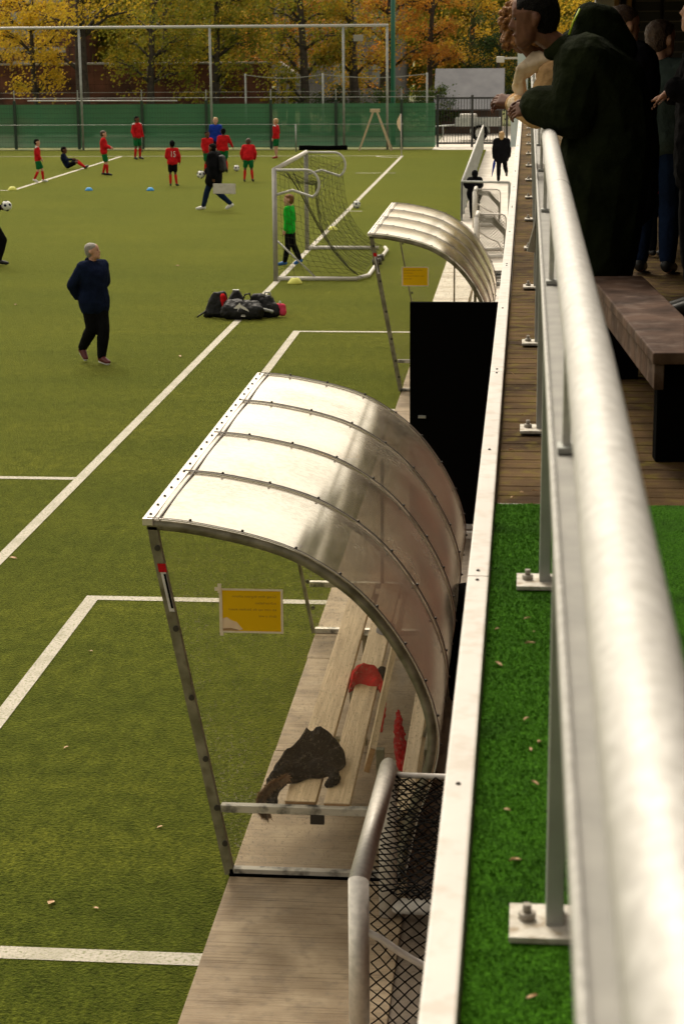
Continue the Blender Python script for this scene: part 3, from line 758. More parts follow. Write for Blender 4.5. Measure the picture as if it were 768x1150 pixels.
def textmesh(name, s, size, m, parent, loc, mirror=False, width=None):
    c = bpy.data.curves.new(name, 'FONT'); c.body = s; c.size = size; c.align_x = 'LEFT'
    o = bpy.data.objects.new(name, c); COL.objects.link(o); bpy.context.view_layer.update()
    dg = bpy.context.evaluated_depsgraph_get(); me = bpy.data.meshes.new_from_object(o.evaluated_get(dg), depsgraph=dg)
    bpy.data.objects.remove(o)
    w = max(v.co.x for v in me.vertices); k = width/w if width else 1
    for v in me.vertices:
        x, y = v.co.x*k, v.co.y
        v.co = (-x if mirror else x, 0, y)
    me.materials.clear(); me.materials.append(m)
    o = bpy.data.objects.new(name, me); COL.objects.link(o); o.parent = parent; o.location = loc
    return o
def sign(loc, label, mirror, near):
    t = thing('paper_notice', loc, label, 'notice', 'yellow notices taped to the dugout ends')
    W, Hh = .342, .245
    b = MB(); b.box(0, W, 0, .002, 0, Hh); b.build('sheet', M['yellow'], t)
    b = MB()
    e = .012
    b.box(-e, .006, -.004, -.0005, -.004, Hh+.004); b.box(W-.006, W+e*.6, -.004, -.0005, -.004, Hh+.004)
    b.box(-e, W+e*.6, -.0045, -.0042, Hh-.004, Hh+e*.6); b.box(-e, W+e*.6, -.0045, -.0042, -e*.6, .004)
    if near:
        b.box(-.035, .004, -.006, -.0048, Hh-.008, Hh+.014); b.box(-.018, .004, -.0075, -.0065, Hh-.02, Hh+.035); b.box(-.01, .01, -.006, -.0048, -.025, .004)
    b.build('tape', M['tape'], t)
    if near:
        b = MB(); import_pts = [(.006, .008), (.006, .075), (.03, .083), (.055, .065), (.085, .055), (.105, .03), (.12, .012), (.09, .006)]
        b.bm.faces.new([b.bm.verts.new((x, -.0012, z)) for x, z in import_pts]); b.build('bleached_corner', M['yellow_faded'], t)
        b = MB(); b.bm.faces.new([b.bm.verts.new((x, -.0024, z)) for x, z in [(.004, .004), (.004, .016), (.05, .02), (.085, .012), (.1, .006)]]); b.build('rust_stain', M['woodend'], t)
    x = W-.03 if mirror else .02
    rows = [('Graag deze dug-out schoon', .25), ('achterlaten', .12), ('en niet op de banken staan', .27), ('dank u wel', .10)]
    for k, (s, w) in enumerate(rows):
        textmesh('lettering', s, .021, M['ink'] if near else M['ink2'], t, (x, -.0016, Hh-.045-.038*k), mirror, w)
sign((-1.665, 10.185, 1.525), 'yellow paper notice with a bleached corner taped on the near dugout end', True, True)
sign((-1.62, 14.80, 1.50), 'yellow paper notice at the far end of the near dugout, seen through its roof', False, False)
sign((-1.63, 25.62, 1.475), 'unfaded yellow paper notice taped on the far dugout end', False, False)

# ---- things on the dugout bench
def heap(name, outline, H, m, parent, loc, ang=.9, seed=0, amp=.5, sc=9):
    b = MB(); nt_, nr = 168, 46; n = len(outline); cx = sum(p[0] for p in outline)/n; cy = sum(p[1] for p in outline)/n
    def edge(t):
        f = t*n; i = int(f) % n; u = f-int(f); P = [outline[(i+k) % n] for k in (-1, 0, 1, 2)]
        return [.5*((2*P[1][a])+(-P[0][a]+P[2][a])*u+(2*P[0][a]-5*P[1][a]+4*P[2][a]-P[3][a])*u*u+(-P[0][a]+3*P[1][a]-3*P[2][a]+P[3][a])*u**3) for a in (0, 1)]
    g = []
    ca, sa = math.cos(ang), math.sin(ang)
    for j in range(nr+1):
        r_ = j/nr; row = []
        for i in range(nt_):
            ex, ey = edge(i/nt_); x = cx+(ex-cx)*r_; y = cy+(ey-cy)*r_
            wv = mnoise.noise_vector(Vector((x*4, y*4, seed)))*.06
            lx = (x+wv.x)*ca+(y+wv.y)*sa; ly = -(x+wv.x)*sa+(y+wv.y)*ca
            n1 = 1-abs(mnoise.noise(Vector((lx*sc*.35, ly*sc, seed+.3))))*2.2; n2 = 1-abs(mnoise.noise(Vector((lx*sc*.8, ly*sc*2.3, seed+5))))*2.2
            n3 = mnoise.noise(Vector((x*5, y*5, seed+9)))
            env = max(0, 1-r_**3.2)**.55
            z = H*env*(.62+.35*n3+amp*.55*max(-.3, n1)+amp*.22*max(-.3, n2))
            row.append(b.bm.verts.new((x, y, max(z, .002*env)+(.003 if r_ < 1 else 0))))
        g.append(row)
    for j in range(nr):
        for i in range(nt_):
            if j == 0:
                continue
            b.bm.faces.new([g[j][i], g[j][(i+1) % nt_], g[j+1][(i+1) % nt_], g[j+1][i]])
    b.bm.faces.new([g[1][i] for i in range(nt_)]); b.bm.faces.new([g[nr][i] for i in range(nt_)][::-1])
    o = b.build(name, m, parent, True, loc); return o
def coat():
    t = thing('fur_hood_coat', (-1.24, 10.82, .482), 'crumpled black coat with brown fur hood lying on the near dugout bench', 'coat')
    heap('coat_body', [(-.15, -.30), (-.06, -.30), (.01, -.22), (.10, -.20), (.19, -.06), (.20, .08), (.13, .24), (.03, .36), (-.05, .35), (-.08, .20), (-.12, .04), (-.19, -.10), (-.21, -.24)], .15, M['coatblack'], t, (0, 0, 0), 1.15, 2, .85, 8)
    b = MB(); P = [(.10, -.16, .05, .042), (.15, -.20, .03, .038), (.17, -.27, .02, .032), (.14, -.33, .012, .027)]
    for a, c in zip(P, P[1:]): b.hull([(a[:3], a[3]), (c[:3], c[3])])
    remesh(b, 'sleeve', M['coatblack'], .006, t, 1, .02, .03)
    b = MB(); P = [(-.13, -.22, .05, .06), (-.17, -.30, .02, .055), (-.20, -.35, -.04, .045), (-.2, -.36, -.10, .035)]
    for a, c in zip(P, P[1:]): b.hull([(a[:3], a[3]), (c[:3], c[3])])
    remesh(b, 'hood', M['coatblack'], .007, t, 1, .03, .04)
    b = MB(); r2 = random.Random(3)
    path = [Vector((-.11, -.33, .05)), Vector((-.19, -.40, .03)), Vector((-.25, -.40, -.04)), Vector((-.26, -.37, -.12)), Vector((-.22, -.38, -.18))]
    for i in range(4200):
        u = r2.random()*3.999; k = int(u); p = path[k].lerp(path[k+1], u-k)
        d = Vector((r2.gauss(-.25, .6), r2.gauss(-.5, .6), r2.gauss(0, .6))).normalized(); ln = r2.uniform(.02, .048)
        q = p+d*ln+Vector((0, 0, -.012)); m_ = p+d*ln*.5; s_ = d.cross(Vector((.2, .1, 1))).normalized()*.0016
        b.face([p-s_, p+s_, m_+s_*.8, q, m_-s_*.8])
    b.build('fur_trim', M['fur'], t, recalc=False)
coat()
def red_shirt():
    t = thing('red_shirt', (-1.02, 12.42, .452), 'crumpled red shirt draped over the rear plank of the near dugout bench', 'shirt')
    heap('shirt_body', [(-.12, -.20), (-.06, -.10), (.02, -.14), (.09, -.12), (.10, .02), (.05, .16), (-.02, .22), (-.10, .18), (-.13, .04), (-.12, -.08)], .13, M['red'], t, (0, 0, 0), .6, 6, .6, 13)
    b = MB(); P = [(.08, -.08, .03, .03), (.115, -.18, -.01, .022), (.12, -.34, -.09, .018), (.115, -.46, -.17, .012)]
    for a, c in zip(P, P[1:]): b.hull([(a[:3], a[3]), (c[:3], c[3])])
    remesh(b, 'sleeve', M['red'], .006, t, 1, .02, .03)
    heap('grey_lining', [(.02, .0), (.09, -.04), (.13, .06), (.08, .14), (.03, .1)], .10, M['blackcloth'], t, (.01, .0, .0), .3, 4, .5, 13)
red_shirt()
def red_cloth():
    t = thing('red_cloth', (-.77, 11.80, .12), 'second red cloth hanging behind the backrest of the near dugout bench', 'shirt')
    b = MB(); P = [(-.03, .34, .24, .012), (-.02, .22, .16, .03), (.0, .08, .07, .045), (.03, -.04, .0, .04), (.06, -.09, -.02, .03), (.10, -.08, -.03, .02)]
    for a, c in zip(P, P[1:]): b.hull([(a[:3], a[3]), (c[:3], c[3])])
    remesh(b, 'cloth_body', M['red'], .006, t, 2, .04, .03)
red_cloth()
def hat():
    t = thing('knitted_hat', (-.98, 13.55, .452), 'small grey knitted hat lying at the far half of the near dugout bench', 'hat')
    heap('wool_body', [(-.07, -.08), (.03, -.18), (.08, -.12), (.07, .06), (.0, .14), (-.07, .08)], .09, M['greyhouse'], t, (0, 0, 0), .3, 1, .5, 12)
hat()

# ------------------------------------------------------------------ black cabinet
def cabinet():
    t = thing('black_cabinet', (-1.1, 18.4, 0), 'plain black panel cabinet standing between the two dugouts', 'cabinet')
    b = MB(); b.box(0, 1.0, 0, .07, .05, 2.25, .004); b.build('body', M['black'], t)
    b = MB(); b.box(.04, .90, -.012, -.002, .1, 2.2); d = b.build('door', M['black'], t)
    b = MB(); b.box(.085, .16, -.05, -.013, 1.12, 1.145, .003); b.build('handle', M['galv_dull'], d)
    b = MB(); b.box(.35, .62, -.05, .02, .0, .05); b.box(.0, .05, -.02, .3, 0, .05); b.box(.95, 1.0, -.02, .3, 0, .05); b.build('foot', M['white'], t)
    b = MB(); b.box(.42, .95, -.75, -.69, .1, .16); 
    o = b.build('white_crossbar', M['white']); o.location = (-1.1, 18.4, 0); tag(o, 'short white bar fixed between cabinet foot and deck', 'bar')
cabinet()
def dark_bin():
    t = thing('rubbish_bin', (-.36, 13.4, 0), 'black round plastic bin standing under the deck edge beside the near dugout', 'bin')
    b = MB(); b.tube([(0, 0, .01), (0, 0, .05), (0, 0, .7), (0, 0, .74)], [.14, .15, .19, .19], 20); b.build('tub', M['black'], t, True)
    b = MB(); b.tube([(0, 0, .742), (0, 0, .78), (0, 0, .86), (0, 0, .89)], [.20, .20, .14, .05], 20); b.build('lid', M['black'], t, True)
dark_bin()

# ------------------------------------------------------------------ deck
ZD = 3.2
def deck():
    b = MB(); y = 6.47
    while y < 37.5:
        b.box(-.085, 5.2, y, y+.138, ZD-.03, ZD, .004); y += .146
    tag(b.build('deck', M['deck']), kind='structure')
    b = MB(); b.box(-.085, 5.2, -2, 6.46, ZD-.03, ZD-.002); tag(b.build('deck_base', M['brown']), kind='structure')
    # carpet of artificial grass, gently rumpled
    b = MB(); nx, ny = 60, 300; g = []
    for j in range(ny+1):
        row = []
        for i in range(nx+1):
            x = lerp(-.088, 4.5, (i/nx)**1.8); y = lerp(-1.5, 6.455, j/ny)
            z = ZD+.008+.006*mnoise.noise(Vector((x*3, y*7, 0)))+.004*mnoise.noise(Vector((x*9, y*22, 3)))
            row.append(b.bm.verts.new((x, y, z)))
        g.append(row)
    for j in range(ny):
        for i in range(nx):
            f = b.bm.faces.new([g[j][i], g[j][i+1], g[j+1][i+1], g[j+1][i]]); f.smooth = True
    tag(b.build('deck_carpet', M['mat']), kind='structure')
    # short pile
    b = MB(); r2 = random.Random(5)
    for i in range(60000):
        x = r2.uniform(-.085, .20) if r2.random() < .8 else r2.uniform(.2, 1.2); y = r2.uniform(2.6, 6.45)
        z = ZD+.006+.006*mnoise.noise(Vector((x*3, y*7, 0)))+.004*mnoise.noise(Vector((x*9, y*22, 3)))
        a = r2.random()*6.28; h = r2.uniform(.005, .011); dx, dy = .0015*math.cos(a), .0015*math.sin(a)
        b.face([(x-dx, y-dy, z), (x+dx, y+dy, z), (x+r2.gauss(0, .006), y+r2.gauss(0, .006), z+h)])
    tag(b.build('carpet_pile', M['mat'], recalc=False), 'short green pile of the artificial grass carpet', 'grass', kind='stuff')
    b = MB(); b.box(-.08, 4.5, 6.456, 6.468, ZD, ZD+.006); tag(b.build('carpet_edge_strip', M['white']), kind='structure')
    b = MB(); b.box(-.02, 5.2, -2, 37.5, ZD-.35, ZD-.032); tag(b.build('deck_joists', M['brown']), kind='structure')
    b = MB(); b.box(.9, 1.1, -2, 37.5, 0, ZD-.36); tag(b.build('support_wall', M['brick']), 'brick wall carrying the deck from below', 'wall')
    t = thing('deck_edge_trim', (0, 0, 0), 'long white painted steel trim along the deck edge', 'trim')
    ys = [-2, 2.2, 5.42, 8.9, 13.1, 17.5, 22, 27, 32, 37.5]
    for k, (a, c) in enumerate(zip(ys, ys[1:])):
        dx = .004*((k*3) % 3 - 1)
        b = MB(); b.box(-.150+dx, -.090+dx*.3, a+.003, c-.003, ZD-.12, ZD+.045, .006); s = b.build('trim_length', M['white'], t)
        b = MB(); 
        for yy in (a+.05, c-.05, (a+c)/2): b.ball((-.12+dx, yy, ZD+.045), .006, 8)
        b.build('screws', M['screw'], s)
deck()
def railing():
    t = thing('steel_railing', (0, 0, 0), 'galvanised steel railing with a thick round handrail running along the deck', 'railing')
    # handrail: gently rising X
    b = MB(); b.tube([(.092, -.8, 4.30), (.095, 1.5, 4.30), (.103, 3, 4.30), (.106, 7.7, 4.297), (.11, 12, 4.297), (.12, 24, 4.30), (.13, 36.5, 4.30)], .0375, 32); b.build('handrail', M['galv'], t, True)
    for yy in (6.2, 10.4):
        b = MB(); b.tube([(.106, yy, 4.298), (.106, yy+.01, 4.298)], .0382, 24); b.build('weld_ring', M['galv_dull'], t, True)
    b = MB(); b.prism([(.056, 4.062), (.056, 4.094), (.112, 4.094), (.112, 4.062)], 'y', -.8, 36.5); b.build('flat_rail', M['flatrail'], t)
    b = MB(); b.prism([(.047, 4.062), (.047, 4.098), (.051, 4.103), (.0555, 4.101), (.0555, 4.062)], 'y', -.8, 36.5); b.build('rail_lip', M['galv'], t)
    k = 0; y = 1.0
    p0 = None
    while y < 36.5:
        if p0 is None:
            b = MB(); b.box(.056, .088, y-.035, y+.035, ZD+.02, 4.062, .002); p = b.build('post', M['galv_dull'], t)
            b = MB(); b.box(-.010, .125, y-.085, y+.055, ZD+.010, ZD+.022, .002); bp = b.build('base_plate', M['plate'], p)
            b = MB(); b.tube([(.022, y-.01, ZD+.022), (.022, y-.01, ZD+.036)], .016, 6); b.tube([(.022, y-.01, ZD+.036), (.022, y-.01, ZD+.052)], .008, 10); b.build('bolt', M['rust'], p)
            b = MB(); b.box(.068, .082, y-.012, y+.012, 4.094, 4.285, .002); u = b.build('bracket', M['galv'], t)
            b = MB(); b.box(.060, .098, y-.03, y+.022, 4.0965, 4.108, .002); b.build('foot_plate', M['galv_dull'], u)
            p0, u0, y_0 = p, u, y
        else:
            q = dup(p0, t); q.location.y = y-y_0
            q = dup(u0, t); q.location.y = y-y_0
        y += 2.24
    b = MB(); b.bm.faces.new([b.bm.verts.new(p) for p in [(.05, 9.3, 4.06), (.045, 9.28, 3.9), (.01, 9.3, 3.76), (.05, 9.33, 3.75)]])
    o = b.build('plastic_tag', M['whitecloth']); m = o.modifiers.new('s', 'SOLIDIFY'); m.thickness = .004
    tag(o, 'white strip of cloth tied to the railing below the leaning man', 'cloth strip')
railing()
def bench():
    ang = math.atan2(.52-.365, 2.2)
    t = thing('wooden_bench', (.47, 7.0, ZD), 'heavy dark worn wooden bench standing on the deck at right', 'bench', rz=0)
    # local frame: length along +y, skewed to match the deck wall
    b = MB(); L_ = 2.25; W = .25
    b.box(0, W, 0, L_, .405, .45, .008); b.build('seat', M['benchwood'], t)
    b = MB(); b.box(.008, .045, .01, L_-.01, .31, .404, .004); b.build('apron', M['benchwood'], t)
    b = MB(); b.box(W-.045, W-.008, .01, L_-.01, .31, .404, .004); b.build('apron', M['benchwood'], t)
    for y in (.18, L_-.3):
        b = MB(); b.box(.046, W-.046, y, y+.09, 0.0, .404, .004); b.build('leg', M['black'], t)
    t.rotation_euler.z = math.atan2(.155-.0, 2.2)
    return t
bench()
def dry_leaves():
    r2 = random.Random(9)
    def mk():
        b = MB(); P = [(-.012, 0, 0), (-.004, .004, .003), (.008, .003, .005), (.014, 0, .002), (.006, -.004, .004), (-.005, -.004, .002)]
        b.bm.faces.new([b.bm.verts.new(p) for p in P]); o = b.build('dry_leaf', M['deadleaf'])
        m = o.modifiers.new('s', 'SOLIDIFY'); m.thickness = .002; return o
    proto = mk(); first = True
    for x, y in ((-.03, 6.52), (.0, 6.6), (.02, 5.1), (.04, 4.98), (.03, 4.88), (-.05, 4.7), (.02, 4.3), (.03, 4.1), (.05, 4.15), (.04, 3.9), (-.02, 3.75), (.0, 3.5), (.03, 2.95), (.05, 6.62), (-.06, 5.0), (-.04, 7.3), (.0, 8.0), (-.05, 9.0)):
        o = proto if first else proto.copy()
        if not first: COL.objects.link(o)
        first = False
        o.location = (x, y, ZD+.016); o.rotation_euler = (r2.gauss(0, .2), r2.gauss(0, .2), r2.random()*6.28); s = r2.uniform(.6, 1.1); o.scale = (s, s, s)
        tag(o, 'small dry brown leaf lying on the deck between the trim and the railing', 'leaf', 'dry leaves on the deck')
dry_leaves()
def pitch_leaves():
    b = MB(); P = [(-.05, 0, 0), (-.02, .03, .01), (.03, .02, .015), (.06, 0, .0), (.02, -.03, .01), (-.03, -.02, .01)]
    b.bm.faces.new([b.bm.verts.new(p) for p in P]); o = b.build('fallen_leaf', M['deadleaf']); m = o.modifiers.new('s', 'SOLIDIFY'); m.thickness = .003
    pos = [(-4.75, 17.0, .7), (-2.62, 9.8, .6), (-2.35, 9.75, .4), (-2.2, 10.9, .4), (-5.2, 28.5, .7), (-7.3, 40, .8), (-9.2, 34, .8), (-3.4, 14.3, .4), (-3.1, 12.2, .4)]
    for i, (x, y, s) in enumerate(pos):
        q = o if i == 0 else o.copy()
        if i: COL.objects.link(q)
        q.location = (x, y, .012); q.rotation_euler = (.1, .1, i*1.3); q.scale = (s, s, s)
        tag(q, 'fallen pale leaf lying on the green football pitch', 'leaf', 'fallen leaves on the pitch')
pitch_leaves()

# ------------------------------------------------------------------ clubhouse
def clubhouse():
    t = thing('clubhouse', (0, 0, ZD), 'dark timber clubhouse with shuttered windows behind the people on the deck', 'building')
    b = MB(); b.box(1.1, 5.2, 24.2, 24.5, 0, 3.2); b.build('end_wall', M['shutter'], t)
    b = MB(); b.box(.80, 1.1, 24.1, 24.5, 0, 3.2); b.build('corner_panel', M['pale'], t)
    for x in (1.02, 1.17):
        b = MB(); b.box(x, x+.055, 24.0, 24.19, 0, 3.2); b.build('timber_post', M['clubwood'], t)
    for x in (1.27, 1.62, 1.99):
        b = MB(); b.box(x, x+.31, 24.12, 24.19, .9, 2.6); w = b.build('shutter', M['shutter'], t)
        b = MB()
        for k in range(14): b.box(x+.01, x+.30, 24.10, 24.119, .95+k*.12, .965+k*.12)
        b.build('slats', M['shutterline'], w)
    b = MB(); b.box(1.93, 1.985, 24.08, 24.19, 0, 3.2); b.build('timber_post', M['clubwood'], t)
    b = MB(); b.box(1.95+.4, 2.6, 24.05, 24.19, 0, 3.2); b.build('timber_post', M['clubwood'], t)
    b = MB(); b.box(4.6, 5.0, -2, 24.2, 0, 3.2); b.build('long_wall', M['brown'], t)
    b = MB(); b.box(5.1, 14, -16, 24.2, -3.2, 8.5); b.build('added_side_sky_block', M['brown'], t)  # added mass out of view, holds sky light back from the near turf
    b = MB(); b.box(-1.5, 5.1, -9, -2.2, -3.2, 8.5); b.build('added_rear_sky_block', M['brown'], t)  # unseen block added behind the camera to cut the rear sky
    b = MB(); b.box(.32, 5.4, 4.0, 24.0, 2.30, 2.45); b.build('added_shade_roof', M['brown'], t)  # unseen roof added to keep the people and bench below dark
    b = MB(); b.box(.30, .318, 4.0, 24.0, 2.04, 2.45); b.build('added_shade_fascia', M['brown'], t)  # added out of view, cuts sun and sky light under the roof
    for y in (6.5, 12, 18):
        b = MB(); b.box(4.3, 4.45, y, y+.15, 0, 2.30); b.build('added_shade_post', M['brown'], t)  # supports of the added shading roof
clubhouse()

# ------------------------------------------------------------------ people
def Rz(a): return Matrix.Rotation(a, 3, 'Z')
BASE = dict(pelvis=(0, 0, .95), waist=(0, 0, 1.10), chest=(0, .0, 1.30), neck=(0, -.01, 1.48), head=(0, .015, 1.635),
    shL=(-.175, 0, 1.42), elL=(-.235, -.03, 1.15), wrL=(-.235, .05, .91), shR=(.175, 0, 1.42), elR=(.235, -.03, 1.15), wrR=(.235, .05, .91),
    hipL=(-.09, 0, .92), knL=(-.10, .02, .50), anL=(-.10, -.02, .09), toL=(-.11, .13, .035),
    hipR=(.09, 0, .92), knR=(.10, .02, .50), anR=(.10, -.02, .09), toR=(.11, .13, .035))
def person(loc, rz, h, pose, label, skin='skin_l', hair=('short', 'hairbrown'), top=('red', .02, 'short'), legs=('green', 'shorts'), socks=None, shoes='shoeblack', look=(0, 0), headk=1.0, vox=.016, group=None, build=1.0, fingers=False, extra=None, hands=None, wrinkle=.012):
    t = thing('person', loc, label, 'person', group, rz)
    J = {k: Vector(v) for k, v in BASE.items()}
    for k, v in pose.items(): J[k] = Vector(v)
    s = h/1.75; W = build
    J = {k: v*s for k, v in J.items()}
    def S(r): return r*s
    L = lambda a, c, u: J[a].lerp(J[c], u)
    side = lambda a, c, f: ((J[c]-J[a])*f)
    def torso(b, d=0):
        m = J['waist']; c = J['chest']; sx = (J['shR']-J['shL']).normalized(); hx = (J['hipR']-J['hipL']).normalized()
        b.hull([(J['hipL']+Vector((0, 0, .03))*s, S(.098*W+d)), (J['hipR']+Vector((0, 0, .03))*s, S(.098*W+d)), (m-hx*S(.055), S(.095*W+d)), (m+hx*S(.055), S(.095*W+d))])
        b.hull([(m-hx*S(.055), S(.095*W+d)), (m+hx*S(.055), S(.095*W+d)), (c-sx*S(.075), S(.105*W+d)), (c+sx*S(.075), S(.105*W+d))])
        b.hull([(c-sx*S(.075), S(.105*W+d)), (c+sx*S(.075), S(.105*W+d)), (J['shL'], S(.055+d)), (J['shR'], S(.055+d)), (L('neck', 'chest', .25), S(.06+d*.6))])
    def arm(b, q, d=0, u=1.0):
        b.hull([(J['sh'+q], S(.055+d)), (J['el'+q] if u >= 1 else L('sh'+q, 'el'+q, u), S((.042 if u >= 1 else .048)+d))])
        if u >= 1: 
            w = L('el'+q, 'wr'+q, min(1, u-1)) if u < 2 else J['wr'+q]
            if u > 1: b.hull([(J['el'+q], S(.041+d)), (w, S(.028+d*.8))])
    def leg(b, q, d=0, u=2.0):
        if u <= 1: b.hull([(J['hip'+q], S(.085*W+d)), (L('hip'+q, 'kn'+q, u), S(.075*W+d))])
        else:
            b.hull([(J['hip'+q], S(.085*W+d)), (J['kn'+q], S(.056*W+d))])
            b.hull([(J['kn'+q], S(.055*W+d)), (L('kn'+q, 'an'+q, .3), S(.056*W+d))])
            b.hull([(L('kn'+q, 'an'+q, .3), S(.056*W+d)), (L('kn'+q, 'an'+q, u-1), S(.036*W+d))])
    HC = J['head']; HR = Matrix.Rotation(R(look[0]), 3, 'Z') @ Matrix.Rotation(R(look[1]), 3, 'X'); hk = s*headk
    def Hp(x, y, z): return HC + HR @ (Vector((x, y, z))*hk)
    # body: one continuous skin surface
    b = MB(); torso(b); 
    b.hull([(L('neck', 'chest', .2), S(.06)), (Hp(0, -.02, -.06), S(.052))])
    b.hull([(Hp(0, -.025, .035), .088*hk), (Hp(0, .005, .03), .083*hk), (Hp(0, .025, -.02), .066*hk)])
    b.hull([(Hp(0, .025, -.02), .066*hk), (Hp(0, .060, -.090), .031*hk), (Hp(.025, .036, -.07), .037*hk), (Hp(-.025, .03, -.07), .035*hk)])
    b.hull([(Hp(0, .088, .012), .009*hk), (Hp(0, .103, -.020), .012*hk), (Hp(.011, .088, -.026), .010*hk), (Hp(-.011, .088, -.026), .010*hk)])
    b.hull([(Hp(0, .055, .065), .035*hk), (Hp(.02, .062, .045), .03*hk), (Hp(-.02, .062, .045), .03*hk), (Hp(0, .06, 0), .035*hk)])
    b.hull([(Hp(.03, .078, .03), .014*hk), (Hp(-.03, .078, .03), .014*hk)])
    b.hull([(Hp(.012, .086, -.058), .010*hk), (Hp(-.012, .086, -.058), .010*hk)])
    for e in (-1, 1): b.hull([(Hp(e*.084, -.008, .015), .016*hk), (Hp(e*.088, -.012, .0), .018*hk), (Hp(e*.082, -.002, -.025), .010*hk)])
    for q in 'LR':
        arm(b, q, 0, 2); leg(b, q, 0, 2)
        b.hull([(J['an'+q], S(.038)), (J['to'+q], S(.03))]); b.hull([(J['an'+q]+Vector((0, 0, -.045*s)), S(.035)), (J['to'+q], S(.03))])
        # hand
        w = J['wr'+q]; u = (w-J['el'+q]).normalized(); sgn = -1 if q == 'L' else 1
        hd = (hands or {}).get(q, {})
        u = Vector(hd['dir']).normalized() if 'dir' in hd else u
        n = Vector(hd.get('palm', (-sgn, 0, 0))); n = (n-u*n.dot(u)).normalized(); sd = u.cross(n)*sgn   # towards the thumb roughly
        curl = hd.get('curl', .6); spread = hd.get('spread', .0)
        def hp(a, c_, e): return w + (u*a + sd*c_ + n*e)*s
        b.hull([(hp(.0, 0, 0), S(.024)), (hp(.03, .02, 0), S(.017)), (hp(.03, -.02, 0), S(.017)), (hp(.085, .03, .0), S(.013)), (hp(.08, -.03, .0), S(.012))])
        fr = .0072 if fingers else .0105
        for i, (c_, ln) in enumerate(((.031, .070), (.011, .080), (-.010, .075), (-.030, .058))):
            a0 = .085; ang = 0; p = hp(a0, c_, 0); 
            for k2 in range(3):
                ang += curl*(.75 if k2 else .5); seg = ln*(.45, .32, .26)[k2]
                dv = (u*math.cos(ang)+n*math.sin(ang) + sd*(spread*(1.5-i)*.25)).normalized()
                p2 = p+dv*seg*s; b.hull([(p, S(fr)), (p2, S(fr*(.93 if k2 else 1)))]); p = p2
        tp = hp(.02, .028, .004); t1 = tp+(u*.6+sd*.7+n*.35).normalized()*.042*s; t2 = t1+(u*.85+sd*(.25+spread*.4)+n*(.3+curl*.3)).normalized()*.036*s
        b.hull([(tp, S(.014)), (t1, S(fr*1.15))]); b.hull([(t1, S(fr*1.1)), (t2, S(fr))])
    body = remesh(b, 'body', M[skin], vox, t, 2 if vox > .01 else 3)
    # face
    b = MB()
    for e in (-1, 1): b.ball(Hp(e*.031, .079, .012), .010*hk, 8, 1.2, .7, .7)
    b.build('eyes', M['eye'], t)
    b = MB(); b.ball(Hp(0, .092, -.058), .018*hk, 8, 1.2, .4, .28); b.build('mouth', M['mouth'], t)
    # hair
    kind, hm = hair; b = MB()
    if kind == 'short':
        b.hull([(Hp(0, -.03, .045), .091*hk), (Hp(0, .0, .055), .080*hk)]); b.hull([(Hp(0, -.04, .0), .080*hk), (Hp(0, -.045, -.03), .06*hk), (Hp(0, -.03, .045), .091*hk)])
        b.hull([(Hp(.03, .055, .085), .02*hk), (Hp(-.03, .055, .085), .02*hk), (Hp(0, .0, .08), .055*hk)])
        remesh(b, 'hair', M[hm], vox*.9, t, 2, .012, .03)
    elif kind == 'crop':
        b.hull([(Hp(0, -.028, .042), .091*hk), (Hp(0, .008, .045), .079*hk)]); b.hull([(Hp(0, -.04, .0), .078*hk), (Hp(0, -.045, -.04), .055*hk), (Hp(0, -.03, .045), .09*hk)])
        remesh(b, 'hair', M[hm], vox*.9, t, 3, .004, .02)
    elif kind == 'beanie':
        b.hull([(Hp(0, -.03, .05), .094*hk), (Hp(0, .01, .06), .084*hk), (Hp(0, -.02, .09), .07*hk)]); b.hull([(Hp(0, -.04, .0), .082*hk), (Hp(0, -.03, .045), .094*hk)])
        remesh(b, 'beanie', M[hm], vox*.9, t, 2)
    elif kind == 'hood':
        b.hull([(Hp(0, -.035, .04), .108*hk), (Hp(0, .0, .045), .098*hk), (Hp(0, -.04, -.05), .085*hk)]); b.hull([(Hp(0, -.05, -.06), .09*hk), (L('neck', 'chest', .2), S(.09))])
        remesh(b, 'hood', M[hm], vox, t, 3)
    elif kind == 'long':
        b.hull([(Hp(0, -.03, .045), .098*hk), (Hp(0, .0, .055), .087*hk), (Hp(0, -.05, -.03), .095*hk)]); b.hull([(Hp(0, -.05, -.03), .09*hk), (Hp(0, -.07, -.13), .06*hk)])
        remesh(b, 'hair', M[hm], vox*.9, t, 2, .015, .03)
    elif kind == 'curly':
        r2 = random.Random(11)
        for i in range(330):
            a = r2.uniform(0, 6.28); el = r2.uniform(-.7, 1.5); x = math.cos(el)*math.sin(a); y = math.cos(el)*math.cos(a); z = math.sin(el)
            if y > .86 and z < .1: continue
            rr = .115+.02*r2.random(); b.hull([(Hp(x*rr, y*rr-.02, z*rr+.03-(.05 if z < -.2 else 0)), (.009+.009*r2.random())*hk), (Hp(x*.075, y*.075-.02, z*.075+.03), .022*hk)])
        remesh(b, 'hair', M[hm], vox*.75, t, 1, .01, .02)
    # top garment
    if top:
        m_, d, sl = top[:3]; b = MB(); torso(b, d)
        for q in 'LR': arm(b, q, d*.9, {'short': .6, 'long': 1.92, 'mid': 1.6}[sl])
        if len(top) > 3:   # skirt length below hips
            z = top[3]; 
            a0, a1 = J['hipL'], J['hipR']
            dn = lambda p, k_: p.lerp(J['kn'+k_], z)
            b.hull([(a0, S(.10*W+d)), (a1, S(.10*W+d)), (dn(a0, 'L'), S(.085*W+d)), (dn(a1, 'R'), S(.085*W+d))])
        remesh(b, 'jacket' if sl == 'long' else 'shirt', M[m_], vox, t, 3, wrinkle if vox > .01 else wrinkle*2.2, .07)
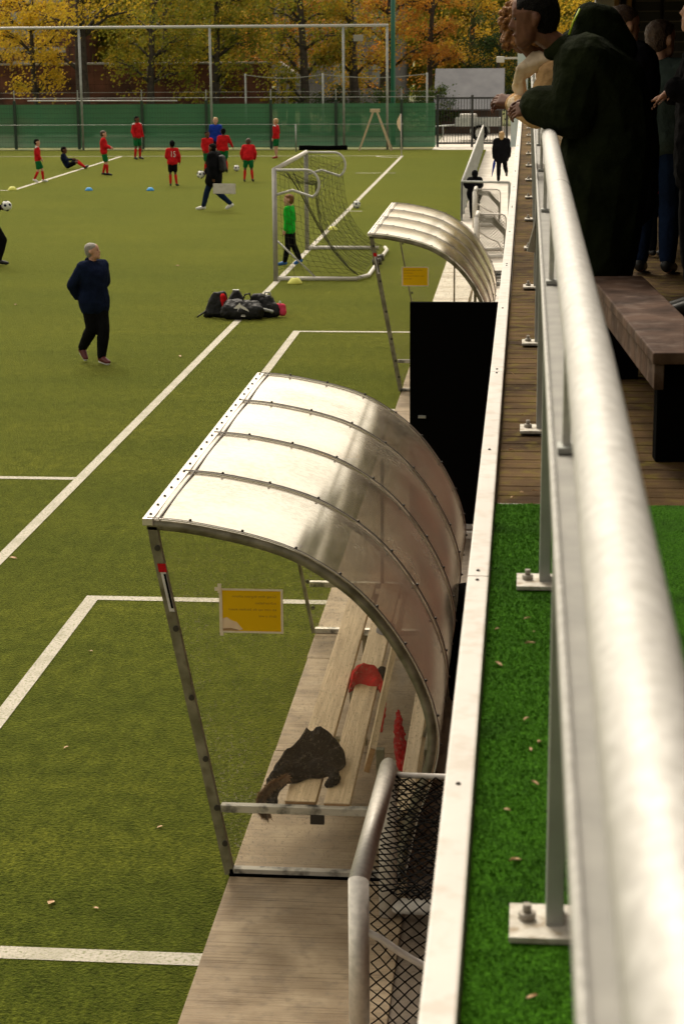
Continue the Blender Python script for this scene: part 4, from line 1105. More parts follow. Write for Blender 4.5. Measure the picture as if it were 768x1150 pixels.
    if legs:
        b = MB(); u = .72 if legs[1] == 'shorts' else 1.93; d = .022
        for q in 'LR': leg(b, q, d, u) if u <= 1 else leg(b, q, .026, u)
        b.hull([(J['hipL']+Vector((0, 0, .04*s)), S(.10*W+.012)), (J['hipR']+Vector((0, 0, .04*s)), S(.10*W+.012))])
        remesh(b, 'shorts' if u < 1 else 'trousers', M[legs[0]], vox, t, 2, wrinkle*.8, .06)
    if socks:
        for q in 'LR':
            b = MB(); b.hull([(L('kn'+q, 'an'+q, .15), S(.058)), (L('kn'+q, 'an'+q, .3), S(.064))]); b.hull([(L('kn'+q, 'an'+q, .3), S(.064)), (J['an'+q], S(.045))]); remesh(b, 'sock', M[socks], vox, t, 2)
    for q in 'LR':
        b = MB(); a = J['an'+q]; to = J['to'+q]; f = (to-a); f.z = 0; f = f.normalized() if f.length > .02 else Vector((0, 1, 0))
        dn = Vector((0, 0, -.04*s))
        b.hull([(a-f*S(.03)+dn*.5, S(.045)), (a+f*S(.03)+dn*.4, S(.046)), (to, S(.040)), (to+f*S(.03), S(.030)), (a-f*S(.04)+dn, S(.03))])
        sh = remesh(b, 'shoe', M[shoes], vox, t, 1)
    if extra: extra(t, J, s, Hp, L, vox)
    return t

walk = lambda f=.2: dict(knL=(-.10, .10+f*.4, .52), anL=(-.10, f+.03, .10), toL=(-.11, f+.18, .05), knR=(.09, .02, .50), anR=(.09, -f, .14), toR=(.10, -f+.12, .035),
    elL=(-.24, -.08, 1.16), wrL=(-.23, -.10, .93), elR=(.24, .04, 1.16), wrR=(.23, .16, .98))
DEG = R
KID = 1.18
# walking man
def man_extra(t, J, s, Hp, L, vox):
    b = MB()
    for q in 'LR':
        a = J['an'+q]; to = J['to'+q]; b = MB()
        f = (to-a); f.z = 0; f.normalize(); bz = min(a.z-.075, to.z-.03)
        b.hull([(a-f*.05+Vector((0, 0, -.07)), .022), (to+f*.03+Vector((0, 0, -.015)), .024), (to+Vector((0, 0, -.02)), .032)]); b.build('white_sole', M['shoewhite'], t, True)
    b = MB(); c = J['chest']; b.box(c.x-.13, c.x-.04, c.y+.137, c.y+.142, c.z+.045, c.z+.065); b.build('chest_lettering', M['whitecloth'], t)
    b = MB(); b.hull([(J['neck']+Vector((-.04, -.05, .03)), .05), (J['neck']+Vector((.04, -.05, .03)), .05), (J['neck']+Vector((0, .03, -.01)), .05)]); remesh(b, 'collar', M['navy'], .014, t, 2)
person((-6.36, 27.9, 0), DEG(-132), 1.78, dict(knL=(-.05, .14, .50), anL=(.0, .13, .10), toL=(.0, .28, .045), knR=(.07, .02, .52), anR=(.06, -.27, .19), toR=(.07, -.18, .06),
    elL=(-.30, -.12, 1.16), wrL=(-.16, -.17, .98), elR=(.30, -.12, 1.16), wrR=(.18, -.16, .97)),
    'grey haired man in navy jacket strolling alone on the pitch with hands behind him', 'skin_l', ('crop', 'hairgrey'), ('navy', .042, 'long', .22), ('blackcloth', 'long'), None, 'shoemaroon', (38, 10), 1.02, .012, build=1.22, extra=man_extra)

# children and coach
SHIRT = ('red', .028, 'long')
def number15(t, J, s, Hp, L, vox):
    textmesh('shirt_number', '15', .26, M['whitecloth'], t, (J['chest'].x+.0, J['chest'].y-.155*s, J['chest'].z-.14*s)).scale = (.72, 1, 1)
    for c in t.children:
        if c.name.startswith('shirt_number'): c.location.x -= .10*s
def shoulders(t, J, s, Hp, L, vox):
    for q in 'LR':
        b = MB(); b.hull([(J['sh'+q]+Vector((0, 0, .012*s)), .078*s), (L('sh'+q, 'el'+q, .2), .07*s)]); remesh(b, 'shoulder_patch', M['whitecloth'], vox, t, 1)
kids = 'football players in red shirts'
person((-16.05, 62.9, 0), DEG(-80), 1.39, walk(.16), 'child in red kit with white shoulders stepping right, leftmost player on the pitch', 'skin_l', ('short', 'hairblack'), SHIRT, ('green', 'shorts'), 'redsock', 'shoewhite', (0, 0), KID, group=kids, extra=shoulders)
person((-16.55, 69.2, -.0), DEG(-85), 1.5, dict(pelvis=(0, 0, .13), hipL=(-.09, 0, .13), hipR=(.09, 0, .13), waist=(0, -.08, .28), chest=(0, -.16, .46), neck=(0, -.17, .64), head=(0, -.13, .79), shL=(-.17, -.17, .58), shR=(.17, -.17, .58),
    elL=(-.24, -.05, .38), wrL=(-.14, .22, .40), elR=(.24, -.05, .38), wrR=(.14, .22, .42), knL=(-.12, .38, .36), anL=(-.12, .66, .11), toL=(-.12, .78, .12), knR=(.12, .40, .30), anR=(.12, .76, .09), toR=(.12, .86, .14)),
    'dark haired child in black jacket sitting on the pitch with red socks stretched out', 'skin_d', ('short', 'hairblack'), ('navy', .03, 'long'), ('blackcloth', 'shorts'), 'redsock', 'shoeblack', (0, 0), KID, group=kids)
person((-14.5, 66.0, 0), DEG(-75), 1.50, dict(elL=(-.22, .05, 1.18), wrL=(-.18, .25, 1.12), elR=(.22, .05, 1.18), wrR=(.18, .25, 1.10), knL=(-.09, .06, .5), anL=(-.08, -.06, .1), toL=(-.08, .1, .035), knR=(.08, .1, .5), anR=(.08, .1, .1), toR=(.09, .25, .035)),
    'brown haired child in red shirt leaning forward beside the left penalty line', 'skin_l', ('short', 'hairbrown'), ('red', .045, 'long'), ('green', 'shorts'), 'redsock', 'shoeblack', (0, 0), KID, group=kids)
person((-15.05, 74.6, 0), DEG(-125), 1.62, dict(elL=(-.28, -.03, 1.14), wrL=(-.28, .06, .92), elR=(.27, 0, 1.14), wrR=(.27, .1, .94), knL=(-.12, .02, .5), anL=(-.14, -.02, .09), toL=(-.17, .12, .035), knR=(.12, .02, .5), anR=(.14, -.02, .09), toR=(.17, .12, .035)),
    'tall dark haired player in red with white shoulders standing by the far goal line', 'skin_d', ('short', 'hairblack'), SHIRT, ('green', 'shorts'), 'redsock', 'shoeblack', (10, 0), 1.1, group=kids, extra=shoulders)
person((-11.27, 61.4, 0), DEG(10), 1.40, dict(wrL=(-.16, .22, 1.06), elL=(-.24, .02, 1.16), knL=(-.10, .06, .5), anR=(.14, -.06, .09), toR=(.2, .05, .035), chest=(.01, .02, 1.3), elR=(.27, -.02, 1.16), wrR=(.28, .08, .94)),
    'child in black beanie seen from behind with number 15 on red shirt', 'skin_d', ('beanie', 'blackcloth'), ('red', .04, 'long'), ('blackcloth', 'shorts'), 'redsock', 'shoeblack', (20, 0), KID, group=kids, extra=number15)
person((-11.55, 72.0, 0), DEG(175), 1.68, {}, 'fair haired player in blue goalkeeper top standing behind the others', 'skin_l', ('short', 'hairblond'), ('blue', .03, 'long'), ('navy', 'shorts'), 'redsock', 'shoeblack', (0, 0), 1.1, group='football players in other tops')
person((-10.95, 66.4, 0), DEG(-150), 1.46, walk(.12), 'dark haired child in red half hidden left of the coach in the black coat', 'skin_d', ('short', 'hairblack'), SHIRT, ('green', 'shorts'), 'redsock', 'shoeblack', (0, 0), KID, group=kids)
person((-10.55, 67.4, 0), DEG(20), 1.50, dict(elR=(.30, .02, 1.18), wrR=(.40, .12, 1.02), **{k: v for k, v in walk(.18).items() if k[:2] in ('kn', 'an', 'to')}), 'player in red running away with an arm out, just above the black backpack', 'skin_d', ('short', 'hairblack'), SHIRT, ('green', 'shorts'), 'redsock', 'shoeblack', (0, 0), KID, group=kids)
person((-9.08, 63.2, 0), DEG(5), 1.44, dict(waist=(0, .03, 1.08), chest=(0, .12, 1.26), neck=(0, .17, 1.42), head=(0, .23, 1.55), shL=(-.175, .16, 1.36), shR=(.175, .16, 1.36), elL=(-.27, .12, 1.10), wrL=(-.24, .2, .88), elR=(.27, .12, 1.10), wrR=(.24, .2, .88),
    knL=(-.14, .06, .5), anL=(-.17, -.04, .09), toL=(-.17, .12, .035), knR=(.12, .0, .5), anR=(.16, -.12, .11), toR=(.18, .02, .035)), 'child in plain red jacket bending forward, seen from behind beside a ball', 'skin_d', ('short', 'hairbrown'), ('red', .045, 'long'), ('green', 'shorts'), 'redsock', 'shoeblack', (0, 0), KID, group=kids)
person((-9.66, 74.9, 0), DEG(75), 1.50, dict(anL=(-.06, -.02, .09), anR=(.06, .02, .09), toR=(.07, .16, .035), toL=(-.07, .13, .035)), 'blond player in red with bright red shoes standing alone by the far line', 'skin_l', ('short', 'hairblond'), SHIRT, ('green', 'shorts'), None, 'shoered', (0, 0), KID, group=kids, extra=shoulders)

def coach_extra(t, J, s, Hp, L, vox):
    b = MB(); c = J['chest']; b.hull([(c+Vector((-.09, -.22, .08)), .08), (c+Vector((.09, -.22, .08)), .08), (c+Vector((-.1, -.24, -.22)), .10), (c+Vector((.1, -.24, -.22)), .10)])
    o = remesh(b, 'backpack', M['bagblack'], .016, None, 2, .02, .08); o.location = t.location; o.rotation_euler = t.rotation_euler
    tag(o, 'black backpack on the back of the coach in the long black coat', 'backpack')
    b = MB(); b.box(-.30, -.28, -.70, -.05, .48, .76, .02)
    o = b.build('white_board', M['white']); o.location = t.location; o.rotation_euler = t.rotation_euler; tag(o, 'white tactics board carried under the arm of the coach', 'board')
person((-8.55, 52.9, 0), DEG(80), 1.82, dict(knL=(-.1, .18, .52), anL=(-.1, .30, .1), toL=(-.1, .46, .05), knR=(.09, -.02, .5), anR=(.09, -.42, .16), toR=(.1, -.30, .05), elL=(-.27, -.04, 1.17), wrL=(-.27, -.06, .90), elR=(.26, .08, 1.17), wrR=(.2, .28, 1.0), head=(0, .05, 1.62), neck=(0, .02, 1.48)),
    'coach in long black coat and jeans walking left across the pitch with a board', 'skin_d', ('short', 'hairblack'), ('blackcloth', .09, 'long', .35), ('jeans', 'long'), None, 'shoewhite', (-10, 0), 1.0, extra=coach_extra)
person((-4.93, 40.2, 0), DEG(80), 1.46, dict(knL=(-.09, .02, .5), anL=(-.08, .12, .09), toL=(-.08, .28, .035), knR=(.09, -.06, .52), anR=(.08, -.24, .14), toR=(.08, -.12, .05)),
    'child goalkeeper in bright green top standing inside the football goal', 'skin_l', ('short', 'hairginger'), ('kelly', .035, 'long', .1), ('blackcloth', 'long'), None, 'shoeblue', (10, 0), KID, .014, group='football players in other tops')
person((-11.28, 39.9, 0), DEG(-90), 1.82, dict(elL=(-.26, .02, 1.18), wrL=(-.12, .28, 1.18), elR=(.26, .02, 1.18), wrR=(.12, .28, 1.18), knL=(-.1, .24, .52), anL=(-.1, .12, .10), toL=(-.1, .28, .05)),
    'man in dark clothes holding a ball to his chest at the left picture edge', 'skin_d', ('short', 'hairbrown'), ('blackcloth', .03, 'long'), ('blackcloth', 'long'), None, 'shoeblack', (-20, 0), 1.0, .014)
person((-1.33, 50.35, .02), DEG(15), 1.22, dict(elL=(-.28, .06, 1.22), wrL=(-.33, .2, 1.28), elR=(.26, .12, 1.22), wrR=(.3, .3, 1.28)), 'small child in black hooded jacket leaning on the corner of the path railing', 'skin_d', ('hood', 'blackcloth'), ('blackcloth', .08, 'long', .2), ('blackcloth', 'long'), None, 'shoeblack', (0, 0), KID, build=1.35, group='spectators on the pale path')
def umb(t, J, s, Hp, L, vox):
    w = J['wrL']
    o = thing('folded_umbrella', t.location, 'folded blue umbrella hanging from the hand of the blond spectator', 'umbrella', None, t.rotation_euler.z)
    b = MB(); b.tube([w+Vector((0, 0, -.05)), w+Vector((-.02, .02, -.2)), w+Vector((-.10, .06, -.62))], [.02, .05, .008], 8); b.build('canopy', M['blue'], o, True)
    b = MB(); b.tube([w+Vector((0, -.02, .05)), w+Vector((0, 0, -.05))], .012, 6); b.build('handle', M['blackmetal'], o, True)
person((-.80, 62.5, .02), DEG(-5), 1.6, dict(knR=(.12, .12, .54), anR=(.2, -.22, .38), toR=(.2, -.16, .26), wrL=(-.24, .02, .86)), 'blond spectator in black jacket walking away along the pale path', 'skin_l', ('long', 'hairblond'), ('blackcloth', .08, 'long', .2), ('blackcloth', 'long'), None, 'shoeblack', (0, 0), 1.05, group='spectators on the pale path', extra=umb)

# ---- people on the deck
def leaner(t, J, s, Hp, L, vox):
    b = MB()   # hood lying on the back and high collar
    b.hull([(J['neck']+Vector((-.07, -.10, .02)), .09), (J['neck']+Vector((.07, -.10, .02)), .09), (J['neck']+Vector((0, -.24, -.02)), .10), (J['neck']+Vector((-.03, -.10, .14)), .08), (J['neck']+Vector((.03, -.18, .12)), .08)])
    b.hull([(J['neck']+Vector((-.07, .02, .0)), .05), (J['neck']+Vector((.07, .02, .0)), .05), (J['neck']+Vector((0, .08, -.02)), .045), (J['neck']+Vector((0, -.05, .03)), .08)])
    remesh(b, 'hood', M['olive'], .01, t, 5, .02, .12)
    b = MB(); b.tube([J['neck']+Vector((-.125, .0, .06)), J['neck']+Vector((-.118, -.02, .12)), J['neck']+Vector((-.09, -.05, .18))], .006, 5); b.build('hood_piping', mat('lime_piping', (.45, .6, .02), .5), t)
    for q in 'LR':
        b = MB(); w = J['wr'+q]; u = (J['wr'+q]-J['el'+q]).normalized(); b.hull([(w-u*.05, .046), (w-u*.012, .042)]); remesh(b, 'cuff', M['blackcloth'], .008, t, 1)
person((.42, 9.7, ZD), DEG(90), 1.80, dict(hipL=(-.12, .04, .90), hipR=(.12, .04, .90), pelvis=(0, 0, .93), waist=(0, .02, 1.06), chest=(0, .06, 1.26), neck=(0, .22, 1.47), head=(0, .385, 1.60),
    shL=(-.21, .14, 1.40), shR=(.21, .14, 1.40), elL=(-.24, .20, 1.17), wrL=(-.10, .375, 1.205), elR=(.25, .20, 1.18), wrR=(.08, .38, 1.20), knL=(-.15, .08, .5), anL=(-.16, .0, .09), toL=(-.17, .14, .04), knR=(.15, .06, .5), anR=(.16, -.14, .1), toR=(.17, .0, .04)),
    'man in dark olive hooded coat leaning with his forearms on the handrail', 'skin_d', ('crop', 'hairblack'), ('olive', .085, 'long', .95), ('blackcloth', 'long'), None, 'shoeblack', (0, -6), 1.08, .0048, build=1.35, fingers=True, extra=leaner, wrinkle=.006,
    hands={'L': dict(dir=(.30, .9, -.25), palm=(.7, -.3, -.6), curl=.65, spread=.1), 'R': dict(dir=(-.45, .88, -.1), palm=(-.7, -.3, -.5), curl=.45)})
person((.56, 12.0, ZD), DEG(-60), 1.72, {}, 'brown haired person in black coat just behind the back of the leaning man', 'skin_l', ('short', 'hairbrown'), ('blackcloth', .08, 'long', .8), ('blackcloth', 'long'), None, 'shoeblack', (0, 0), 1.0, .012, build=1.2)
def woman(t, J, s, Hp, L, vox):
    n = J['neck']
    b = MB()
    for e in (-1, 1):
        b.hull([(n+Vector((e*.11, -.02, .02)), .02), (n+Vector((e*.13, .14, -.03)), .016), (n+Vector((e*.10, .15, -.10)), .016), (n+Vector((e*.05, .05, .05)), .02)])
        b.hull([(n+Vector((e*.12, .13, -.05)), .016), (n+Vector((e*.06, .16, -.12)), .018), (n+Vector((e*.05, .10, -.24)), .02)])
    b.hull([(n+Vector((-.11, -.04, .03)), .025), (n+Vector((.11, -.04, .03)), .025), (n+Vector((0, -.09, .05)), .03)])
    remesh(b, 'fleece_collar', M['cream'], .009, t, 2, .01, .03)
    for q in 'LR':
        w = J['wr'+q]; u = (J['wr'+q]-J['el'+q]).normalized(); b = MB(); b.hull([(w-u*.09, .058), (w-u*.03, .058)]); remesh(b, 'fleece_cuff', M['cream'], .008, t, 2, .008, .03)
person((.50, 10.45, ZD), DEG(88), 1.70, dict(waist=(0, .10, 1.06), chest=(0, .30, 1.24), neck=(0, .42, 1.47), head=(0, .545, 1.645), shL=(-.17, .37, 1.39), shR=(.17, .37, 1.39), elL=(-.21, .46, 1.20), wrL=(-.08, .59, 1.255), elR=(.21, .46, 1.20), wrR=(.08, .59, 1.255)),
    'woman with curly auburn hair in tan jacket with cream collar leaning beside the man', 'skin_d', ('curly', 'hairginger'), ('tan', .04, 'long'), ('blackcloth', 'long'), None, 'shoeblack', (-75, -10), 1.0, .0048, fingers=True, extra=woman, wrinkle=.004,
    hands={'L': dict(dir=(.35, .9, .25), palm=(.8, .2, -.6), curl=.75, spread=.1), 'R': dict(dir=(-.35, .9, -.05), palm=(-.8, .2, -.6), curl=.6, spread=.1)})
person((.86, 13.0, ZD), DEG(-15), 1.63, dict(elL=(-.25, -.02, 1.15), wrL=(-.23, .05, .93), elR=(.25, -.02, 1.15)), 'boy in grey green sweater and jeans standing with his back to the camera', 'skin_l', ('short', 'hairbrown'), ('sweater', .045, 'long'), ('jeans', 'long'), None, 'shoeblack', (-35, 0), 1.08, .011, fingers=True)
person((.68, 15.0, ZD), DEG(150), 1.74, dict(elR=(.26, .05, 1.18), wrR=(.0, .24, 1.15)), 'dark haired person in black jacket facing the camera behind the leaning man', 'skin_l', ('long', 'hairblack'), ('blackcloth', .05, 'long', .2), ('blackcloth', 'long'), None, 'shoeblack', (10, 0), 1.0, .011, fingers=True)
person((.97, 11.0, ZD), DEG(80), 1.80, dict(elL=(-.27, .0, 1.2), wrL=(-.24, .14, 1.25), elR=(.27, 0, 1.18), wrR=(.25, .2, 1.2), head=(0, .03, 1.64)), 'grey haired man in black jacket at the right picture edge with spread fingers', 'skin_l', ('crop', 'hairgrey'), ('blackcloth', .045, 'long', .3), ('blackcloth', 'long'), None, 'shoeblack', (0, 8), 1.0, .010, fingers=True,
    hands={'L': dict(dir=(0, .75, -.65), palm=(0, -.5, -.5), curl=.2, spread=1.2), 'R': dict(dir=(0, .9, -.3), palm=(0, -.4, -.6), curl=.25, spread=1)})
person((.95, 14.0, ZD), DEG(30), .95, {}, 'small child in dark red jacket standing among the dark dressed adults', 'skin_l', ('hood', 'darkred'), ('darkred', .06, 'long'), ('blackcloth', 'long'), None, 'shoeblack', (0, 0), 1.3, .014)

# ------------------------------------------------------------------ balls, cones, bags
def ball(loc, label, r=.11):
    t = thing('football', loc, label, 'ball', 'footballs')
    b = MB(); b.ball((0, 0, 0), r, 24); b.build('cover', M['ballwhite'], t)
    b = MB()
    for d in ((0, -1, .2), (.8, -.5, .3), (-.75, -.5, .45), (.3, -.5, -.8), (0, -.2, 1), (-.6, -.6, -.5)):
        d = Vector(d).normalized(); u = d.cross(Vector((.3, .2, 1))).normalized(); w = d.cross(u)
        b.bm.faces.new([b.bm.verts.new(d*(r+.002)*.985 + (u*math.cos(a)+w*math.sin(a))*r*.3) for a in [k*2*math.pi/5 for k in range(5)]])
    b.build('dark_panels', M['navy'], t)
    return t
ball((-10.88, 39.85, 1.27), 'white football held against the chest of the man at the left edge')
ball((-8.92, 52.85, .98), 'white football held in front of the walking coach')
ball((-10.2, 68.0, .11), 'white football lying on the pitch near the bending child')
ball((-4.68, 53.5, .11), 'white football lying beside the touchline beyond the goal')
def disc(loc, m, label, name='marker_cone', s=1):
    b = MB(); prof = [(.10, 0), (.095, .012), (.05, .055), (.028, .058)]; n = 20; rings = [[b.bm.verts.new((r_*math.cos(i*2*math.pi/n), r_*math.sin(i*2*math.pi/n), z)) for i in range(n)] for r_, z in prof]
    for a, c in zip(rings, rings[1:]):
        for i in range(n): b.bm.faces.new([a[i], a[(i+1) % n], c[(i+1) % n], c[i]])
    o = b.build(name, m, smooth=True); o.location = loc; o.scale = (s, s, s*1.3); mo = o.modifiers.new('s', 'SOLIDIFY'); mo.thickness = .004
    tag(o, label, 'marker cone', 'flat marker cones on the pitch')
disc((-13.62, 59.63, .005), M['coneblue'], 'left one of the two blue marker cones', s=1.25)
disc((-11.67, 59.62, .005), M['coneblue'], 'right one of the two blue marker cones', s=1.25)
disc((-4.47, 37.2, .005), M['coneyellow'], 'yellow marker cone before the near base bar of the football goal', s=1.5)
disc((-16.1, 59.75, .005), M['coneyellow'], 'yellow marker cone at the corner of the penalty area lines', s=1.5)
disc((-4.75, 47.5, .005), M['coneyellow'], 'yellow marker cone seen through the net of the football goal', s=1.3)
def bags():
    def bag(name, loc, label, hulls, m, wr=.05):
        t = thing(name, (loc[0]*.9-.47, loc[1], loc[2]), label, 'bag', 'sports bags heaped on the touchline')
        b = MB()
        for h in hulls: b.hull([(p[:3], p[3]) for p in h])
        remesh(b, 'body', m, .016, t, 2, wr, .12); return t
    t = bag('backpack', (-5.35, 32.6, 0), 'black backpack with red side panel at the left end of the bag heap', [[(-.14, 0, .08, .08), (.14, 0, .08, .08), (-.04, .02, .38, .06), (.12, .02, .40, .06), (-.2, 0, .05, .04)]], M['bagblack'])
    b = MB(); b.hull([((.17, -.06, .08), .05), ((.12, -.07, .38), .05), ((.20, .03, .1), .05)]); remesh(b, 'red_panel', M['red'], .014, t, 2, .02, .08)
    b = MB(); b.tube([(-.18, -.05, .12), (-.30, -.08, .04), (-.33, -.1, .02)], .015, 6); b.build('strap', M['bagblack'], t)
    t = bag('duffel_bag', (-4.82, 32.45, 0), 'large black sports bag with white emblem in the middle of the heap', [[(-.26, -.05, .13, .13), (.26, -.05, .13, .13), (-.22, .05, .22, .12), (.20, .05, .2, .12)]], M['bagblack'], .06)
    b = MB()
    E_ = [(-.16, .235), (-.06, .30), (-.03, .33), (.0, .285), (.09, .25), (.15, .21), (.17, .175), (.10, .20), (.04, .22), (-.02, .25), (-.05, .22), (-.08, .17), (-.07, .23), (-.12, .225)]
    b.bm.faces.new([b.bm.verts.new((x*.8, -.205+.10*(z-.17), z-.02)) for x, z in E_]); b.build('emblem', M['whitecloth'], t)
    b = MB(); b.box(.0, .07, -.205, -.2, .07, .085); b.box(.0, .07, -.205, -.2, .095, .10); b.build('lettering', M['whitecloth'], t)
    b = MB(); b.tube([(.0, 0, .32), (.04, 0, .42), (.12, 0, .44), (.16, 0, .33)], .013, 6); b.build('handle', M['bagblack'], t, True)
    t = bag('duffel_bag', (-4.47, 32.75, 0), 'black sports bag heaped behind right of the white emblem bag', [[(-.2, 0, .12, .12), (.22, -.1, .10, .10), (-.12, 0, .33, .09), (.1, 0, .30, .08)]], M['bagblack'], .06)
    b = MB(); b.tube([(.02, -.05, .36), (.04, -.05, .43), (.12, -.05, .43), (.15, -.05, .33)], .013, 6); b.build('handle', M['galv_dull'], t, True)
    b = MB(); b.hull([((.0, -.19, .16), .03), ((.18, -.2, .12), .03)]); remesh(b, 'grey_pocket', M['galv_dull'], .012, t, 2, .02, .05)
    t = bag('drawstring_bag', (-4.14, 32.7, 0), 'small pink drawstring bag at the right end of the bag heap', [[(-.04, 0, .09, .07), (.05, -.02, .09, .07), (-.05, 0, .2, .04), (.07, 0, .19, .04)]], M['pink'], .03)
    b = MB(); b.tube([(-.02, 0, .22), (.0, 0, .27), (.03, 0, .22)], .01, 5); b.build('cord', M['whitecloth'], t)
    t = bag('shoe_bag', (-5.02, 32.9, 0), 'dark bag lying upright behind the backpack with the red panel', [[(-.12, 0, .1, .1), (.12, 0, .1, .1), (0, 0, .36, .09)]], M['bagblack'], .05)
    b = MB(); b.box(-.06, .06, -.03, .03, .43, .45, .01); b.build('grip', M['galv_dull'], t)
bags()

# ------------------------------------------------------------------ trees
def tree(loc, label, h, r, zc, leaf, n, trunk_r=.22, seed=0, lsize=.17, name='broadleaf_tree', lean=0, fill=None, group='autumn trees beyond the fence'):
    r2 = random.Random(seed); t = thing(name, loc, label, 'tree', group)
    b = MB(); pts = []
    for i in range(9):
        u = i/8; pts.append((lean*u + .12*math.sin(u*5+seed), .1*math.cos(u*4+seed)-.1, h*.86*u))
    b.tube(pts, [trunk_r*(1.15 if i == 0 else 1)*(1-.75*i/8) for i in range(9)], 9)
    tips = []
    for k in range(16):
        u = r2.uniform(.22, .9); p = Vector(pts[int(u*8)]); a = r2.random()*6.28; ln = r*r2.uniform(.55, 1.0)*(1.1-.5*u)
        q = p+Vector((math.cos(a), math.sin(a), r2.uniform(.15, .9))).normalized()*ln
        m_ = p.lerp(q, .5)+Vector((0, 0, .12*ln)); b.tube([p, m_, q], [trunk_r*.34, trunk_r*.2, .015], 5); tips += [q, m_]
        for j in range(2):
            a2 = a+r2.gauss(0, .8); q2 = m_+Vector((math.cos(a2), math.sin(a2), r2.uniform(-.2, .6)))*ln*.45; b.tube([m_, q2], [.05, .01], 4); tips.append(q2)
    b.build('trunk', M['bark'], t)
    b = MB(); bm = b.bm
    # clumps
    cl = []
    for k in range(46):
        while True:
            v = Vector((r2.uniform(-1, 1), r2.uniform(-1, 1), r2.uniform(-1, 1)))
            if .25 < v.length < 1: break
        hz = (h-zc)/2; c = Vector((lean*.5+v.x*r, v.y*r, zc+hz+v.z*hz)); cl.append((c, r*r2.uniform(.16, .34)))
    for q in tips: cl.append((q, r*r2.uniform(.12, .22)))
    for i in range(n):
        c, cr = r2.choice(cl)
        p = c+Vector((r2.gauss(0, .5), r2.gauss(0, .5), r2.gauss(0, .42)))*cr
        if p.z > 7.6 and r2.random() < .55: continue
        if p.z < .2: continue
        a = Vector((r2.gauss(0, 1), r2.gauss(0, 1), r2.gauss(0, 1))).normalized(); u = a.orthogonal().normalized(); w = a.cross(u)
        s = lsize*r2.uniform(.55, 1.2)
        bm.faces.new([bm.verts.new(p+u*s*.5), bm.verts.new(p+w*s*.32), bm.verts.new(p-u*s*.5), bm.verts.new(p-w*s*.32)])
    b.build('crown', M[leaf], t, recalc=False)
    return t
T = [
 # x, y, h, r, zc, leaf, n, trunk
 (-27.0, 98, 10, 3.6, 2.4, 'lf_gold', 5500, .2, 'gold leaved tree over the left end of the brick wall'),
 (-23.6, 93, 9, 2.6, 1.9, 'lf_yellow', 5500, .17, 'small bright yellow tree left of the thick bare trunk'),
 (-21.0, 92, 14, 3.5, 4.3, 'lf_yellow', 3200, .36, 'tall tree with a thick dark straight trunk near the left edge'),
 (-17.9, 93, 11, 3.6, 2.1, 'lf_olive', 9500, .22, 'broad olive and gold tree right of the thick trunk'),
 (-15.0, 94, 11, 3.2, 2.3, 'lf_olive', 9000, .22, 'dense olive tree above the second ball stop post'),
 (-12.2, 101, 12, 3.4, 2.4, 'lf_orange', 5500, .2, 'thin orange brown tree behind the white shelter'),
 (-10.9, 95, 12, 3.3, 1.9, 'lf_olive', 9000, .25, 'large olive tree behind the third ball stop post'),
 (-8.6, 97, 12, 2.8, 1.6, 'lf_gold', 7000, .28, 'golden tree with dark trunk left of the hanging cream board'),
 (-6.9, 100, 13, 2.6, 1.6, 'lf_orange', 6000, .22, 'orange tree behind the corner of the ball stop frame'),
 (-4.9, 101, 13, 2.5, 2.0, 'lf_orange', 5200, .18, 'slender orange tree just right of the green pole'),
 (-3.0, 104, 13, 2.8, 1.6, 'lf_gold', 6500, .2, 'yellow green tree above the shed roof'),
 (.6, 103, 13, 3.0, 1.8, 'lf_gold', 7000, .2, 'golden tree behind the pale mast'),
 (3.6, 100, 12, 3.2, 1.6, 'lf_yellow', 5000, .2, 'yellow tree hidden behind the clubhouse end'),
 (-31.0, 96, 10, 3.4, 2.2, 'lf_gold', 4000, .2, 'gold tree beyond the left picture edge'),
 (-19.5, 106, 13, 4, 2.2, 'lf_olive', 6500, .22, 'olive tree in the second row behind the thick trunk'),
 (-13.5, 108, 13, 4, 2.2, 'lf_gold', 6500, .22, 'golden tree in the second row behind the white shelter'),
 (-8.0, 110, 13, 4, 2.0, 'lf_olive', 6500, .22, 'olive tree in the second row behind the cream board'),
]
for i, (x, y, h, r, zc, lf, n, tr, lab) in enumerate(T):
    tree((x, y, 0), lab, h, r, zc, lf, n, tr, i+1)
tree((-1.5, 99, 0), 'dark green bushy evergreen behind the shed roof', 6.0, 2.3, .8, 'lf_dark', 9000, .15, 60, .15, 'evergreen_tree')
tree((-6.6, 92, 0), 'low green shrub beside the green pole', 2.3, 1.5, .2, 'lf_shrub', 3500, .05, 61, .12, 'shrub', group='shrubs beyond the fence')
tree((-4.6, 92.5, 0), 'low green shrub left of the shed', 2.5, 1.4, .2, 'lf_shrub', 3500, .05, 62, .12, 'shrub', group='shrubs beyond the fence')
tree((-9.3, 93, 0), 'low dark shrub behind the third ball stop post', 2.2, 1.5, .2, 'lf_dark', 3000, .05, 63, .12, 'shrub', group='shrubs beyond the fence')
def far_wood():
    b = MB(); bm = b.bm; r2 = random.Random(77)
    for i in range(26000):
        x = r2.uniform(-62, 22); y = 134+r2.gauss(0, 2.5); z = abs(r2.gauss(0, 1))*5+r2.random()*4
        if z > 14: continue
        s = r2.uniform(.5, 1.1); a = Vector((r2.gauss(0, .4), -1, r2.gauss(0, .5))).normalized(); u = a.orthogonal().normalized(); w = a.cross(u); p = Vector((x, y, z))
        bm.faces.new([bm.verts.new(p+u*s*.5), bm.verts.new(p+w*s*.4), bm.verts.new(p-u*s*.5), bm.verts.new(p-w*s*.4)])
    tag(b.build('distant_woodland', M['lf_olive'], recalc=False), 'distant brownish olive woodland behind all the trees', 'woodland', kind='stuff')
far_wood()

